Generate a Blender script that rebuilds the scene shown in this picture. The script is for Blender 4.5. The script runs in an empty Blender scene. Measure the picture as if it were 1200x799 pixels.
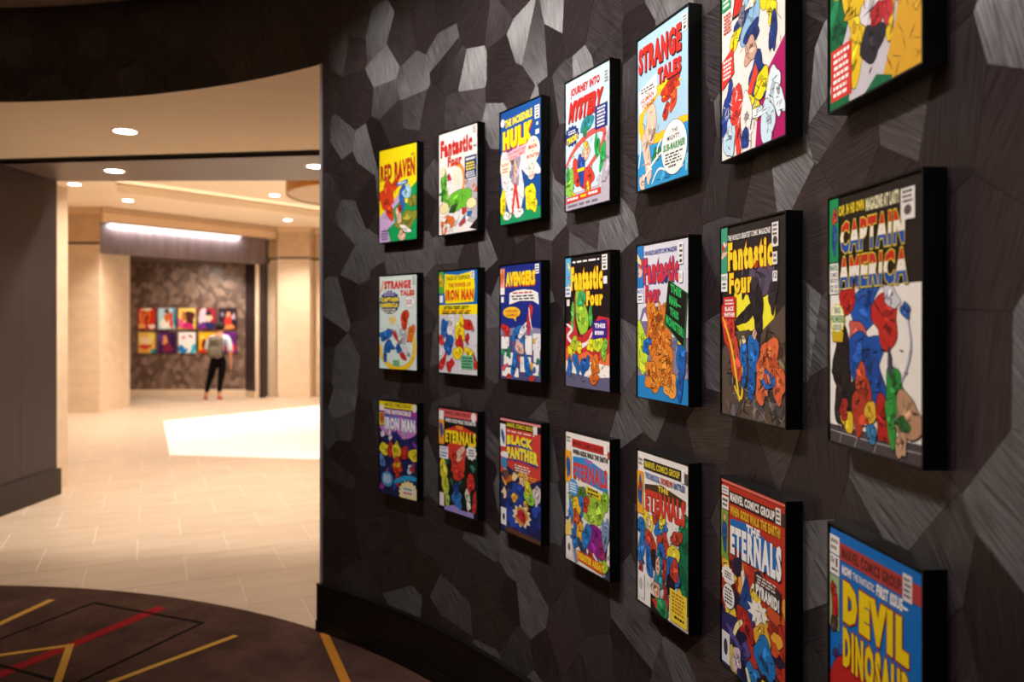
import bpy, bmesh, math, random
import numpy as np
from mathutils import Vector, Matrix

scene = bpy.context.scene
COL = scene.collection
PI = math.pi
R = math.radians

# ------------------------------------------------------------------ camera
cam_d = bpy.data.cameras.new('camera')
cam = bpy.data.objects.new('camera', cam_d)
COL.objects.link(cam)
EYE = 1.6
cam.location = (0, 0, EYE)
cam.rotation_euler = (PI / 2, 0, 0)
cam_d.sensor_width = 36.0
cam_d.lens = 940.0 / 1200.0 * 36.0
cam_d.shift_y = -20.5 / 1200.0
cam_d.clip_start = 0.05
cam_d.dof.use_dof = True
cam_d.dof.focus_distance = 2.05
cam_d.dof.aperture_fstop = 2.8
scene.camera = cam

# ------------------------------------------------------------------ world and exposure
world = bpy.data.worlds.new('world')
scene.world = world
world.use_nodes = True
world.node_tree.nodes['Background'].inputs[0].default_value = (1.0, 0.9, 0.82, 1)
world.node_tree.nodes['Background'].inputs[1].default_value = 0.012
vs = scene.view_settings
vs.view_transform = 'Standard'
vs.look = 'None'
vs.gamma = 1.0
vs.exposure = 0.0
vs.use_curve_mapping = False

# lamp powers (the lamps themselves are made with their fixtures)
P_WALL = 125.0       # wall washers over the curved wall
P_PORTAL = 105.0      # small downlights in front of and inside the portal
P_LOBBY = 410.0      # lobby downlights
P_STRIP = 24.0       # light strip over the dark fascia
C_WALL = (1.0, 0.925, 0.885)
C_WARM = (1.0, 0.885, 0.75)
P_COVE = 8.0        # upward cove lamps added on the tray ledge
P_ALCOVE = 75.0      # fill lamps added in the far alcove

# ------------------------------------------------------------------ plan of the place
CX, CY = -3.25, 1.0          # centre of the round room
RW = 3.895                    # radius of the veneered wall
TH_A, TH_B = R(-62), R(54.4)  # solid wall, right
TH_C, TH_D = R(126), R(172)   # solid wall, left of the opening
Z_BASE = 0.244
Z_HEAD = 2.95
Z_CEIL = 3.525

def lin(c):
    return c / 12.92 if c <= 0.04045 else ((c + 0.055) / 1.055) ** 2.4

def hexc(h):
    return tuple(lin(int(h[i:i + 2], 16) / 255.0) for i in (0, 2, 4)) + (1.0,)

# ------------------------------------------------------------------ materials
def nodemat(name):
    m = bpy.data.materials.new(name)
    m.use_nodes = True
    nt = m.node_tree
    return m, nt, nt.nodes['Principled BSDF']

def mat(name, col, rough=0.5, metal=0.0, var=0.12, scale=6.0, bump=0.0, stretch=None, spec=0.5, bscale=None):
    """plain procedural material: colour broken up by noise, optional fine relief"""
    m, nt, b = nodemat(name)
    if isinstance(col, str):
        col = hexc(col)
    tc = nt.nodes.new('ShaderNodeTexCoord')
    mp = nt.nodes.new('ShaderNodeMapping')
    nt.links.new(tc.outputs['Object'], mp.inputs[0])
    if stretch:
        mp.inputs['Scale'].default_value = stretch
    nz = nt.nodes.new('ShaderNodeTexNoise')
    nz.inputs['Scale'].default_value = scale
    nz.inputs['Detail'].default_value = 5
    nt.links.new(mp.outputs[0], nz.inputs['Vector'])
    rp = nt.nodes.new('ShaderNodeValToRGB')
    rp.color_ramp.elements[0].position = 0.3
    rp.color_ramp.elements[1].position = 0.7
    rp.color_ramp.elements[0].color = tuple(c * (1 - var) for c in col[:3]) + (1,)
    rp.color_ramp.elements[1].color = tuple(min(1, c * (1 + var)) for c in col[:3]) + (1,)
    nt.links.new(nz.outputs['Fac'], rp.inputs[0])
    nt.links.new(rp.outputs[0], b.inputs['Base Color'])
    b.inputs['Roughness'].default_value = rough
    b.inputs['Metallic'].default_value = metal
    b.inputs['Specular IOR Level'].default_value = spec
    if bump:
        n2 = nt.nodes.new('ShaderNodeTexNoise')
        n2.inputs['Scale'].default_value = bscale or scale * 8
        nt.links.new(mp.outputs[0], n2.inputs['Vector'])
        bp = nt.nodes.new('ShaderNodeBump')
        bp.inputs['Strength'].default_value = bump
        bp.inputs['Distance'].default_value = 0.01
        nt.links.new(n2.outputs['Fac'], bp.inputs['Height'])
        nt.links.new(bp.outputs[0], b.inputs['Normal'])
    return m

def emit(name, col, strength):
    m, nt, b = nodemat(name)
    b.inputs['Base Color'].default_value = (0.8, 0.8, 0.8, 1)
    b.inputs['Emission Color'].default_value = tuple(col) + (1,)
    b.inputs['Emission Strength'].default_value = strength
    return m

def veneer_material():
    m, nt, b = nodemat('dark_veneer')
    L = nt.links
    uv = nt.nodes.new('ShaderNodeUVMap'); uv.uv_map = 'grain'
    mp = nt.nodes.new('ShaderNodeMapping')
    mp.inputs['Scale'].default_value = (9, 260, 1)
    L.new(uv.outputs[0], mp.inputs[0])
    nz = nt.nodes.new('ShaderNodeTexNoise')
    nz.inputs['Scale'].default_value = 1.0
    nz.inputs['Detail'].default_value = 6
    nz.inputs['Roughness'].default_value = 0.65
    L.new(mp.outputs[0], nz.inputs['Vector'])
    at = nt.nodes.new('ShaderNodeAttribute'); at.attribute_name = 'tone'
    rp = nt.nodes.new('ShaderNodeValToRGB')
    e = rp.color_ramp.elements
    e[0].position, e[1].position = 0.33, 0.72
    e[0].color = (0.0115, 0.0081, 0.0087, 1)
    e[1].color = (0.037, 0.0272, 0.0290, 1)
    L.new(nz.outputs['Fac'], rp.inputs[0])
    hs = nt.nodes.new('ShaderNodeMix'); hs.data_type = 'RGBA'; hs.blend_type = 'MULTIPLY'
    hs.inputs[0].default_value = 1.0
    L.new(rp.outputs[0], hs.inputs[6])
    cb = nt.nodes.new('ShaderNodeCombineColor')
    for i in range(3):
        L.new(at.outputs['Fac'], cb.inputs[i])
    L.new(cb.outputs[0], hs.inputs[7])
    L.new(hs.outputs[2], b.inputs['Base Color'])
    b.inputs['Roughness'].default_value = 0.46
    b.inputs['Anisotropic'].default_value = 0.84
    b.inputs['Anisotropic Rotation'].default_value = 0.25
    b.inputs['IOR'].default_value = 1.75
    tg = nt.nodes.new('ShaderNodeTangent'); tg.direction_type = 'UV_MAP'; tg.uv_map = 'grain'
    L.new(tg.outputs[0], b.inputs['Tangent'])
    mr = nt.nodes.new('ShaderNodeMapRange')
    mr.inputs['From Min'].default_value = 0.3; mr.inputs['From Max'].default_value = 0.7
    mr.inputs['To Min'].default_value = 0.35; mr.inputs['To Max'].default_value = 0.48
    L.new(nz.outputs['Fac'], mr.inputs['Value'])
    L.new(mr.outputs[0], b.inputs['Roughness'])
    ms = nt.nodes.new('ShaderNodeMapRange')
    ms.inputs['From Min'].default_value = 0.3; ms.inputs['From Max'].default_value = 0.7
    ms.inputs['To Min'].default_value = 0.12; ms.inputs['To Max'].default_value = 0.85
    L.new(nz.outputs['Fac'], ms.inputs['Value'])
    L.new(ms.outputs[0], b.inputs['Specular IOR Level'])
    bp = nt.nodes.new('ShaderNodeBump')
    bp.inputs['Strength'].default_value = 0.16
    bp.inputs['Distance'].default_value = 0.002
    L.new(nz.outputs['Fac'], bp.inputs['Height'])
    L.new(bp.outputs[0], b.inputs['Normal'])
    return m

def far_veneer_material():
    """the same wall covering far away: pieces smaller than a few pixels, by cells in the material"""
    m, nt, b = nodemat('far_veneer')
    L = nt.links
    tc = nt.nodes.new('ShaderNodeTexCoord')
    mp = nt.nodes.new('ShaderNodeMapping')
    mp.inputs['Scale'].default_value = (9.5, 9.5, 7.5)
    L.new(tc.outputs['Object'], mp.inputs[0])
    vo = nt.nodes.new('ShaderNodeTexVoronoi')
    vo.inputs['Scale'].default_value = 1.0
    L.new(mp.outputs[0], vo.inputs['Vector'])
    sp = nt.nodes.new('ShaderNodeSeparateColor')
    L.new(vo.outputs['Color'], sp.inputs[0])
    rp = nt.nodes.new('ShaderNodeValToRGB')
    e = rp.color_ramp.elements
    e[0].color = (0.105, 0.060, 0.044, 1); e[0].position = 0.25
    e[1].color = (0.27, 0.175, 0.135, 1); e[1].position = 0.95
    L.new(sp.outputs[0], rp.inputs[0])
    L.new(rp.outputs[0], b.inputs['Base Color'])
    mr = nt.nodes.new('ShaderNodeMapRange')
    mr.inputs['To Min'].default_value = 0.30; mr.inputs['To Max'].default_value = 0.6
    L.new(sp.outputs[1], mr.inputs['Value'])
    L.new(mr.outputs[0], b.inputs['Roughness'])
    return m

def tile_material():
    m, nt, b = nodemat('stone_tile')
    L = nt.links
    tc = nt.nodes.new('ShaderNodeTexCoord')
    oi = nt.nodes.new('ShaderNodeObjectInfo')
    mp = nt.nodes.new('ShaderNodeMapping')
    mp.inputs['Scale'].default_value = (1.6, 7.0, 1)
    L.new(tc.outputs['Object'], mp.inputs[0])
    ad = nt.nodes.new('ShaderNodeVectorMath'); ad.operation = 'ADD'
    ms = nt.nodes.new('ShaderNodeMath'); ms.operation = 'MULTIPLY'; ms.inputs[1].default_value = 37.0
    L.new(oi.outputs['Random'], ms.inputs[0])
    L.new(mp.outputs[0], ad.inputs[0]); L.new(ms.outputs[0], ad.inputs[1])
    nz = nt.nodes.new('ShaderNodeTexNoise')
    nz.inputs['Scale'].default_value = 1.3; nz.inputs['Detail'].default_value = 6
    L.new(ad.outputs[0], nz.inputs['Vector'])
    rp = nt.nodes.new('ShaderNodeValToRGB')
    e = rp.color_ramp.elements
    e[0].position, e[1].position = 0.32, 0.7
    e[0].color = (0.455, 0.340, 0.250, 1); e[1].color = (0.525, 0.405, 0.305, 1)
    L.new(nz.outputs['Fac'], rp.inputs[0])
    L.new(rp.outputs[0], b.inputs['Base Color'])
    b.inputs['Roughness'].default_value = 0.42
    b.inputs['Specular IOR Level'].default_value = 0.4
    return m

def carpet_material(name, col, var):
    m, nt, b = nodemat(name)
    L = nt.links
    tc = nt.nodes.new('ShaderNodeTexCoord')
    n1 = nt.nodes.new('ShaderNodeTexNoise'); n1.inputs['Scale'].default_value = 3.2; n1.inputs['Detail'].default_value = 7
    n1.inputs['Roughness'].default_value = 0.7
    n2 = nt.nodes.new('ShaderNodeTexNoise'); n2.inputs['Scale'].default_value = 420; n2.inputs['Detail'].default_value = 2
    L.new(tc.outputs['Object'], n1.inputs['Vector']); L.new(tc.outputs['Object'], n2.inputs['Vector'])
    rp = nt.nodes.new('ShaderNodeValToRGB')
    e = rp.color_ramp.elements
    e[0].position, e[1].position = 0.35, 0.68
    c = hexc(col)
    e[0].color = tuple(x * (1 - var) for x in c[:3]) + (1,)
    e[1].color = tuple(min(1, x * (1 + var)) for x in c[:3]) + (1,)
    L.new(n1.outputs['Fac'], rp.inputs[0])
    L.new(rp.outputs[0], b.inputs['Base Color'])
    b.inputs['Roughness'].default_value = 0.95
    b.inputs['Specular IOR Level'].default_value = 0.1
    bp = nt.nodes.new('ShaderNodeBump'); bp.inputs['Strength'].default_value = 0.35; bp.inputs['Distance'].default_value = 0.004
    L.new(n2.outputs['Fac'], bp.inputs['Height']); L.new(bp.outputs[0], b.inputs['Normal'])
    return m

M = {
    'veneer': veneer_material(),
    'far_veneer': far_veneer_material(),
    'joint': mat('veneer_backing', (0.055, 0.045, 0.044, 1), 0.6),
    'black_trim': mat('black_lacquer', (0.0035, 0.003, 0.003, 1), 0.42, var=0.2, spec=0.35),
    'metal': mat('brushed_steel', (0.55, 0.52, 0.53, 1), 0.45, 0.6, scale=3, stretch=(60, 60, 1)),
    'tan': mat('tan_plaster', 'E8C8A2', 0.85, var=0.03, scale=2.0, spec=0.2),
    'ceil': mat('ceiling_plaster', 'F7E2C6', 0.9, var=0.02, scale=1.5, spec=0.15),
    'stone': mat('limestone', 'E0C8AC', 0.6, var=0.07, scale=3.2, bump=0.08, stretch=(1, 1, 2.0)),
    'stone_up': mat('limestone_band', 'CFAF8C', 0.6, var=0.1, scale=5.0, bump=0.08),
    'bronze': mat('dark_bronze', (0.05, 0.042, 0.036, 1), 0.4, 0.8),
    'wood': mat('dark_wood', (0.026, 0.0165, 0.020, 1), 0.45, var=0.28, scale=2.0, stretch=(22, 22, 0.5), bump=0.03, bscale=5),
    'soffit': mat('brown_wood', (0.13, 0.085, 0.068, 1), 0.40, var=0.22, scale=1.5, stretch=(0.8, 20, 1)),
    'wood_trim': mat('dark_skirting', (0.013, 0.008, 0.009, 1), 0.5, var=0.15),
    'fascia': mat('dark_fascia_wood', (0.16, 0.115, 0.115, 1), 0.38, var=0.2, scale=3.0, stretch=(4, 4, 0.6)),
    'gap': mat('shadow_gap', (0.003, 0.0025, 0.002, 1), 0.9),
    'tile': tile_material(),
    'grout': mat('pale_grout', (0.78, 0.69, 0.58, 1), 0.9, var=0.06, scale=20),
    'inlay': mat('white_stone', (0.9, 0.89, 0.87, 1), 0.38, var=0.02, scale=2),
    'carpet': carpet_material('brown_carpet', '4C352D', 0.42),
    'gold': mat('gold_leaf', 'B9802F', 0.45, 0.4, var=0.18, scale=1.2, stretch=(6, 6, 0.4)),
    'frame': mat('black_frame', (0.004, 0.004, 0.004, 1), 0.45, var=0.2, spec=0.35),
    'white_paint': mat('white_ring', 'EDE6DC', 0.5, var=0.03),
    'lens': emit('lamp_lens', (1.0, 0.93, 0.80), 14.0),
    'strip': emit('strip_lens', (0.93, 0.95, 1.0), 1.6),
}
def ink_material():
    # printed colour of each flat shape, broken up slightly like a halftone
    m, nt, b = nodemat('printing_ink')
    at = nt.nodes.new('ShaderNodeAttribute'); at.attribute_name = 'ink_colour'
    tc = nt.nodes.new('ShaderNodeTexCoord')
    nz = nt.nodes.new('ShaderNodeTexNoise'); nz.inputs['Scale'].default_value = 60.0
    nt.links.new(tc.outputs['Object'], nz.inputs['Vector'])
    mr = nt.nodes.new('ShaderNodeMapRange'); mr.inputs['To Min'].default_value = 0.93; mr.inputs['To Max'].default_value = 1.05
    nt.links.new(nz.outputs['Fac'], mr.inputs['Value'])
    vm = nt.nodes.new('ShaderNodeVectorMath'); vm.operation = 'SCALE'
    nt.links.new(at.outputs['Color'], vm.inputs[0]); nt.links.new(mr.outputs[0], vm.inputs['Scale'])
    nt.links.new(vm.outputs[0], b.inputs['Base Color'])
    b.inputs['Roughness'].default_value = 0.5
    b.inputs['Specular IOR Level'].default_value = 0.25
    return m
M['ink'] = ink_material()
def paint(o, cols):
    at = o.data.attributes.new('ink_colour', 'FLOAT_COLOR', 'FACE')
    at.data.foreach_set('color', np.array([hexc(c) for c in cols], dtype=np.float32).ravel())
    return o

# ------------------------------------------------------------------ mesh helpers
def mesh_obj(name, verts, faces, material, parent=None, midx=None, smooth=False):
    me = bpy.data.meshes.new(name)
    me.from_pydata([tuple(v) for v in verts], [], faces)
    mats = material if isinstance(material, (list, tuple)) else [material]
    for m in mats:
        me.materials.append(m)
    if midx is not None:
        me.polygons.foreach_set('material_index', midx)
    if smooth:
        me.polygons.foreach_set('use_smooth', [True] * len(me.polygons))
    me.update()
    o = bpy.data.objects.new(name, me)
    COL.objects.link(o)
    if parent:
        o.parent = parent
    return o

def bm_obj(name, bm, material, parent=None, smooth=False):
    me = bpy.data.meshes.new(name)
    bm.normal_update()
    bm.to_mesh(me)
    bm.free()
    me.materials.append(material)
    if smooth:
        me.polygons.foreach_set('use_smooth', [True] * len(me.polygons))
    o = bpy.data.objects.new(name, me)
    COL.objects.link(o)
    if parent:
        o.parent = parent
    return o

def box(bm, x0, x1, y0, y1, z0, z1, bevel=0.0):
    r = bmesh.ops.create_cube(bm, size=1.0)
    vs_ = r['verts']
    for v in vs_:
        v.co = Vector((x0 + (v.co.x + .5) * (x1 - x0), y0 + (v.co.y + .5) * (y1 - y0), z0 + (v.co.z + .5) * (z1 - z0)))
    if bevel:
        es = list({e for v in vs_ for e in v.link_edges})
        bmesh.ops.bevel(bm, geom=es, offset=bevel, segments=2, affect='EDGES', profile=0.6)

def box_obj(name, dims, material, parent=None, bevel=0.0):
    bm = bmesh.new()
    box(bm, *dims, bevel=bevel)
    return bm_obj(name, bm, material, parent)

def prism(name, pts, z0, z1, material, parent=None, bevel=0.0):
    """plan polygon extruded between two heights"""
    bm = bmesh.new()
    a = sum(pts[i][0] * pts[(i + 1) % len(pts)][1] - pts[(i + 1) % len(pts)][0] * pts[i][1] for i in range(len(pts)))
    if a < 0:
        pts = pts[::-1]
    lo = [bm.verts.new((x, y, z0)) for x, y in pts]
    hi = [bm.verts.new((x, y, z1)) for x, y in pts]
    bm.faces.new(lo[::-1]); bm.faces.new(hi)
    n = len(pts)
    for i in range(n):
        bm.faces.new((lo[i], lo[(i + 1) % n], hi[(i + 1) % n], hi[i]))
    if bevel:
        bmesh.ops.bevel(bm, geom=list(bm.edges), offset=bevel, segments=2, affect='EDGES', profile=0.6)
    return bm_obj(name, bm, material, parent)

def lathe_bm(prof, n=32):
    bm = bmesh.new()
    rings = []
    for r, z in prof:
        rings.append([bm.verts.new((r * math.cos(2 * PI * k / n), r * math.sin(2 * PI * k / n), z)) for k in range(n)])
    for a, b in zip(rings, rings[1:]):
        for k in range(n):
            bm.faces.new((a[k], a[(k + 1) % n], b[(k + 1) % n], b[k]))
    bm.faces.new(rings[0][::-1]); bm.faces.new(rings[-1])
    bmesh.ops.recalc_face_normals(bm, faces=bm.faces)
    return bm

def structure(o):
    o['kind'] = 'structure'
    return o

def tag(o, label, cat, group=None):
    o['label'] = label; o['category'] = cat
    if group:
        o['group'] = group
    return o

def empty(name, loc=(0, 0, 0), rz=0.0):
    o = bpy.data.objects.new(name, None)
    COL.objects.link(o)
    o.location = loc
    o.rotation_euler = (0, 0, rz)
    o.empty_display_size = 0.1
    return o

def pol(r, th, z=None):
    p = (CX + r * math.cos(th), CY + r * math.sin(th))
    return p if z is None else p + (z,)

def arc_slab(name, r0, r1, t0, t1, z0, z1, material, parent=None, seg=2.0):
    n = max(2, int(abs(t1 - t0) / R(seg)))
    V, F = [], []
    for i in range(n + 1):
        t = t0 + (t1 - t0) * i / n
        V += [pol(r0, t, z0), pol(r1, t, z0), pol(r1, t, z1), pol(r0, t, z1)]
    for i in range(n):
        a, b = 4 * i, 4 * i + 4
        for k in range(4):
            F.append((a + k, b + k, b + (k + 1) % 4, a + (k + 1) % 4))
    F.append((0, 1, 2, 3)); F.append((4 * n + 3, 4 * n + 2, 4 * n + 1, 4 * n))
    o = mesh_obj(name, V, F, material, parent)
    bm = bmesh.new(); bm.from_mesh(o.data); bmesh.ops.recalc_face_normals(bm, faces=bm.faces); bm.to_mesh(o.data); bm.free()
    return o

def project(p):
    """picture position of a point, only used to rank pieces by how large they show"""
    if p[1] < 0.3:
        return None
    return (600 + 940 * p[0] / p[1], 379 - 940 * (p[2] - EYE) / p[1])

# ------------------------------------------------------------------ the curved, veneered wall
wall_right = structure(arc_slab('wall_right', RW + 0.003, RW + 0.26, TH_A, TH_B, 0.0, Z_CEIL, M['joint']))
wall_head = structure(arc_slab('wall_front', RW + 0.003, RW + 0.10, TH_B, TH_C, Z_HEAD + 0.061, Z_CEIL, M['joint']))
wall_left = structure(arc_slab('wall_left', RW + 0.003, RW + 0.26, TH_C, TH_D, 0.0, Z_CEIL, M['joint']))

rnd = random.Random(11)
DS, DZ = 0.14, 0.205
seeds = []
s0, s1 = RW * TH_A - .4, RW * TH_D + .4
i = 0
s = s0
while s < s1:
    z = -0.2 + (i % 2) * DZ / 2
    while z < Z_CEIL + 0.4:
        seeds.append((s + rnd.uniform(-.62, .62) * DS, z + rnd.uniform(-.62, .62) * DZ))
        z += DZ
    s += DS
    i += 1
SE = np.array(seeds)

def clip(poly, n, d):
    out = []
    for k in range(len(poly)):
        a, b = poly[k], poly[(k + 1) % len(poly)]
        da = a[0] * n[0] + a[1] * n[1] - d
        db = b[0] * n[0] + b[1] * n[1] - d
        if da <= 0:
            out.append(a)
        if da * db < 0:
            t = da / (da - db)
            out.append((a[0] + (b[0] - a[0]) * t, a[1] + (b[1] - a[1]) * t))
    return out

def cells(sa, sb, za, zb):
    res = []
    for k in range(len(SE)):
        p = SE[k]
        if p[0] < sa - .3 or p[0] > sb + .3 or p[1] < za - .4 or p[1] > zb + .4:
            continue
        poly = [(max(sa, p[0] - .4), max(za, p[1] - .4)), (min(sb, p[0] + .4), max(za, p[1] - .4)),
                (min(sb, p[0] + .4), min(zb, p[1] + .4)), (max(sa, p[0] - .4), min(zb, p[1] + .4))]
        d2 = ((SE - p) ** 2).sum(1)
        for j in np.argsort(d2)[1:22]:
            q = SE[j]
            n = q - p
            ln = math.hypot(*n)
            n = n / ln
            mid = (p + q) / 2
            poly = clip(poly, n, float(mid @ n) - 0.0005)
            if len(poly) < 3:
                break
        if len(poly) >= 3:
            ar = abs(sum(poly[a][0] * poly[(a + 1) % len(poly)][1] - poly[(a + 1) % len(poly)][0] * poly[a][1] for a in range(len(poly)))) / 2
            if ar > 2e-4:
                res.append((poly, ar))
    return res

def piece_geo(poly, ang, off):
    """one veneer piece: thin slab following the curve, with uvs along its own grain"""
    n = len(poly)
    cs = sum(p[0] for p in poly) / n, sum(p[1] for p in poly) / n
    pts = [cs] + poly
    V = [pol(RW, p[0] / RW, p[1]) for p in pts] + [pol(RW + 0.004, p[0] / RW, p[1]) for p in poly]
    F = []
    for k in range(n):
        a, b = 1 + k, 1 + (k + 1) % n
        F.append((0, b, a))
        F.append((a, b, n + b, n + a))
    c, s_ = math.cos(ang), math.sin(ang)
    U = [(p[0] * c + p[1] * s_ + off, -p[0] * s_ + p[1] * c + off * 3.1) for p in pts + poly]
    return V, F, U

def piece_mesh(name, geos, tones):
    V, F, U, T = [], [], [], []
    for (v, f, u), t in zip(geos, tones):
        o = len(V)
        V += v; U += u
        F += [tuple(i + o for i in q) for q in f]
        T += [t] * len(f)
    me = bpy.data.meshes.new(name)
    me.from_pydata(V, [], F)
    uvl = me.uv_layers.new(name='grain')
    li = np.zeros(len(me.loops), dtype=np.int32)
    me.loops.foreach_get('vertex_index', li)
    uvl.data.foreach_set('uv', np.array(U, dtype=np.float32)[li].ravel())
    at = me.attributes.new('tone', 'FLOAT', 'FACE')
    at.data.foreach_set('value', T)
    me.materials.append(M['veneer'])
    me.update()
    return me

pieces = []
for wall, (ta, tb, za, zb) in ((wall_right, (TH_A, TH_B, Z_BASE, Z_CEIL)), (wall_head, (TH_B, TH_C, Z_HEAD, Z_CEIL)),
                               (wall_left, (TH_C, TH_D, Z_BASE, Z_CEIL))):
    for poly, ar in cells(RW * ta, RW * tb, za, zb):
        ang = rnd.uniform(.35, 1.35) if rnd.random() < .46 else rnd.uniform(1.35, 3.5)
        geo = piece_geo(poly, ang, rnd.uniform(0, 40))
        c = geo[0][0]
        q = [project(v) for v in geo[0][1:1 + len(poly)]]
        score = 0.0
        if all(q):
            inside = sum(1 for x, y in q if 0 < x < 1200 and 0 < y < 799)
            pa = abs(sum(q[a][0] * q[(a + 1) % len(q)][1] - q[(a + 1) % len(q)][0] * q[a][1] for a in range(len(q)))) / 2
            score = pa * inside / len(q)
        pieces.append((score, wall, geo, rnd.choice([0.75, 0.9, 1.0, 1.15, 1.4])))
pieces.sort(key=lambda t: -t[0])
rest = {}
for k, (score, wall, geo, tone) in enumerate(pieces):
    if k < 295 and score > 0:
        o = bpy.data.objects.new('veneer_piece', piece_mesh('veneer_piece', [geo], [tone]))
        COL.objects.link(o); o.parent = wall
    else:
        rest.setdefault(wall.name, (wall, [], []))
        rest[wall.name][1].append(geo); rest[wall.name][2].append(tone)
for wall, g, t in rest.values():
    o = bpy.data.objects.new('veneer_field', piece_mesh('veneer_field', g, t))
    COL.objects.link(o); o.parent = wall
    o['kind'] = 'stuff'

# skirting of the curved wall: tall board and a lower plinth
for nm, ta, tb in (('baseboard_right', TH_A, TH_B + 0.006), ('baseboard_left', TH_C - 0.006, TH_D)):
    b = structure(arc_slab(nm, RW - 0.022, RW + 0.01, ta, tb, 0.066, Z_BASE, M['black_trim']))
    arc_slab('plinth', RW - 0.030, RW + 0.01, ta, tb, 0.0, 0.064, M['black_trim'], b)
    arc_slab('cap_moulding', RW - 0.026, RW + 0.01, ta, tb, Z_BASE, Z_BASE + 0.008, M['black_trim'], b)
# steel corner strip on the wall's end
structure(arc_slab('trim_1', RW - 0.006, RW + 0.262, TH_B, TH_B + 0.0045, Z_BASE + 0.008, Z_HEAD, M['metal']))
arc = arc_slab('baseboard_end', RW - 0.022, RW + 0.262, TH_B + 0.0001, TH_B + 0.006, 0.0, Z_BASE, M['black_trim'])
structure(arc); arc.name = 'baseboard_end'

# ceiling of the round room
n = 72
cv = [pol(RW + 0.2, 2 * PI * k / n, Z_CEIL) for k in range(n)] + [pol(RW + 0.2, 2 * PI * k / n, Z_CEIL + 0.1) for k in range(n)]
cf = [tuple(range(n))[::-1], tuple(range(n, 2 * n))] + [(k, (k + 1) % n, n + (k + 1) % n, n + k) for k in range(n)]
ceil_round = structure(mesh_obj('ceiling', cv, cf, M['ceil']))

# ------------------------------------------------------------------ floors
TA = R(-24.3)
ax = (math.sin(TA), math.cos(TA))       # along the tile rows' cross joints
bx_ = (math.cos(TA), -math.sin(TA))
floor = structure(prism('floor', [(-14, -4), (4, -4), (4, 20), (-14, 20)], -0.08, -0.0015, M['grout']))
tm_bm = bmesh.new()
hw = 0.2978
prof = [(hw, -0.006), (hw, -0.0012), (hw - 0.0012, 0.0)]
rings = [[tm_bm.verts.new((sx * (a - .0046), sy * a, z)) for sx, sy in ((-1, -1), (1, -1), (1, 1), (-1, 1))] for a, z in prof]
for a, b in zip(rings, rings[1:]):
    for k in range(4):
        tm_bm.faces.new((a[k], a[(k + 1) % 4], b[(k + 1) % 4], b[k]))
tm_bm.faces.new(rings[-1])
tile_me = bpy.data.meshes.new('floor_tile')
tm_bm.to_mesh(tile_me); tm_bm.free()
tile_me.materials.append(M['tile'])
tiles = []
for ra in range(-6, 40):
    a = 6.27 + 0.6 * (ra - 8)
    for cb in range(-22, 34):
        b = -0.08 + 0.295 + 0.59 * cb + (0.295 if ra % 2 else 0)
        x = a * ax[0] + b * bx_[0]; y = a * ax[1] + b * bx_[1]
        if not (-13 < x < 3.2 and 2.6 < y < 19.2):
            continue
        if math.hypot(x - CX, y - CY) < RW - 0.5:
            continue
        px = project((x, y, 0.0))
        vis = px is not None and -60 < px[0] < 470 and px[1] < 860 and y < 17.9
        tiles.append((0 if vis else 1, y, x, y))
tiles.sort()
spare = []
for k, (inv, _, x, y) in enumerate(tiles):
    if k < 296 and not inv:
        o = bpy.data.objects.new('floor_tile', tile_me)
        COL.objects.link(o); o.parent = floor
        o.location = (x, y, 0); o.rotation_euler = (0, 0, -TA)
    else:
        spare.append((x, y))
V, F = [], []
for x, y in spare:
    b0 = len(V)
    for sx, sy in ((-1, -1), (1, -1), (1, 1), (-1, 1)):
        V.append((x + (hw - .0046) * sx * bx_[0] + hw * sy * ax[0], y + (hw - .0046) * sx * bx_[1] + hw * sy * ax[1], 0.0))
    F.append((b0, b0 + 1, b0 + 2, b0 + 3))
o = mesh_obj('floor_tile_field', V, F, M['tile'], floor); o['kind'] = 'stuff'

# white stone inlay in the lobby floor
inl = structure(prism('floor_inlay', [(-5.70, 13.12), (-4.17, 9.77), (-2.26, 9.46), (1.6, 9.0), (1.6, 18.0), (-1.9, 18.0), (-3.75, 15.67)],
                      -0.003, 0.003, M['inlay']))

# carpet of the round room with its woven lines
carpet = structure(mesh_obj('floor_carpet',
                            [pol(RW - 0.012, 2 * PI * k / 144, 0.008) for k in range(144)] + [pol(RW - 0.008, 2 * PI * k / 144, -0.003) for k in range(144)],
                            [tuple(range(144))] + [(k, 144 + k, 144 + (k + 1) % 144, (k + 1) % 144) for k in range(144)], M['carpet']))
CARP = {'y': carpet_material('yellow_pile', 'C79A45', 0.1), 'o': carpet_material('ochre_pile', 'B9782A', 0.1),
        'r': carpet_material('red_pile', '961B24', 0.15), 'k': carpet_material('black_pile', '0B0808', 0.2)}
def gp(zx, zy):
    x, y = zx / 3.0, 540 + zy / 3.0
    d = 940 * EYE / (y - 379)
    return Vector(((x - 600) / 940 * d, d))
def ext(a, b, t):
    return b + (b - a).normalized() * t
def stripe(pts, w, c, name, lift):
    V, F = [], []
    for a, b in zip(pts, pts[1:]):
        lift += 0.0002
        d = (b - a).normalized(); nn = Vector((-d.y, d.x)) * w / 2
        e = d * (w / 2 if len(pts) > 2 else 0)
        o_ = len(V)
        for q in (a - e - nn, b + e - nn, b + e + nn, a - e + nn):
            V.append((q.x, q.y, 0.008 + lift))
        for q in (a - e - nn, b + e - nn, b + e + nn, a - e + nn):
            V.append((q.x, q.y, 0.007))
        F += [(o_, o_ + 1, o_ + 2, o_ + 3)] + [(o_ + 4 + k, o_ + 4 + (k + 1) % 4, o_ + (k + 1) % 4, o_ + k) for k in range(4)]
    return mesh_obj(name, V, F, CARP[c], carpet)
p, q = gp(182, 493), gp(0, 578)
stripe([p, ext(p, q, 1.2)], 0.040, 'y', 'yellow_stripe', .0016)
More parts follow.
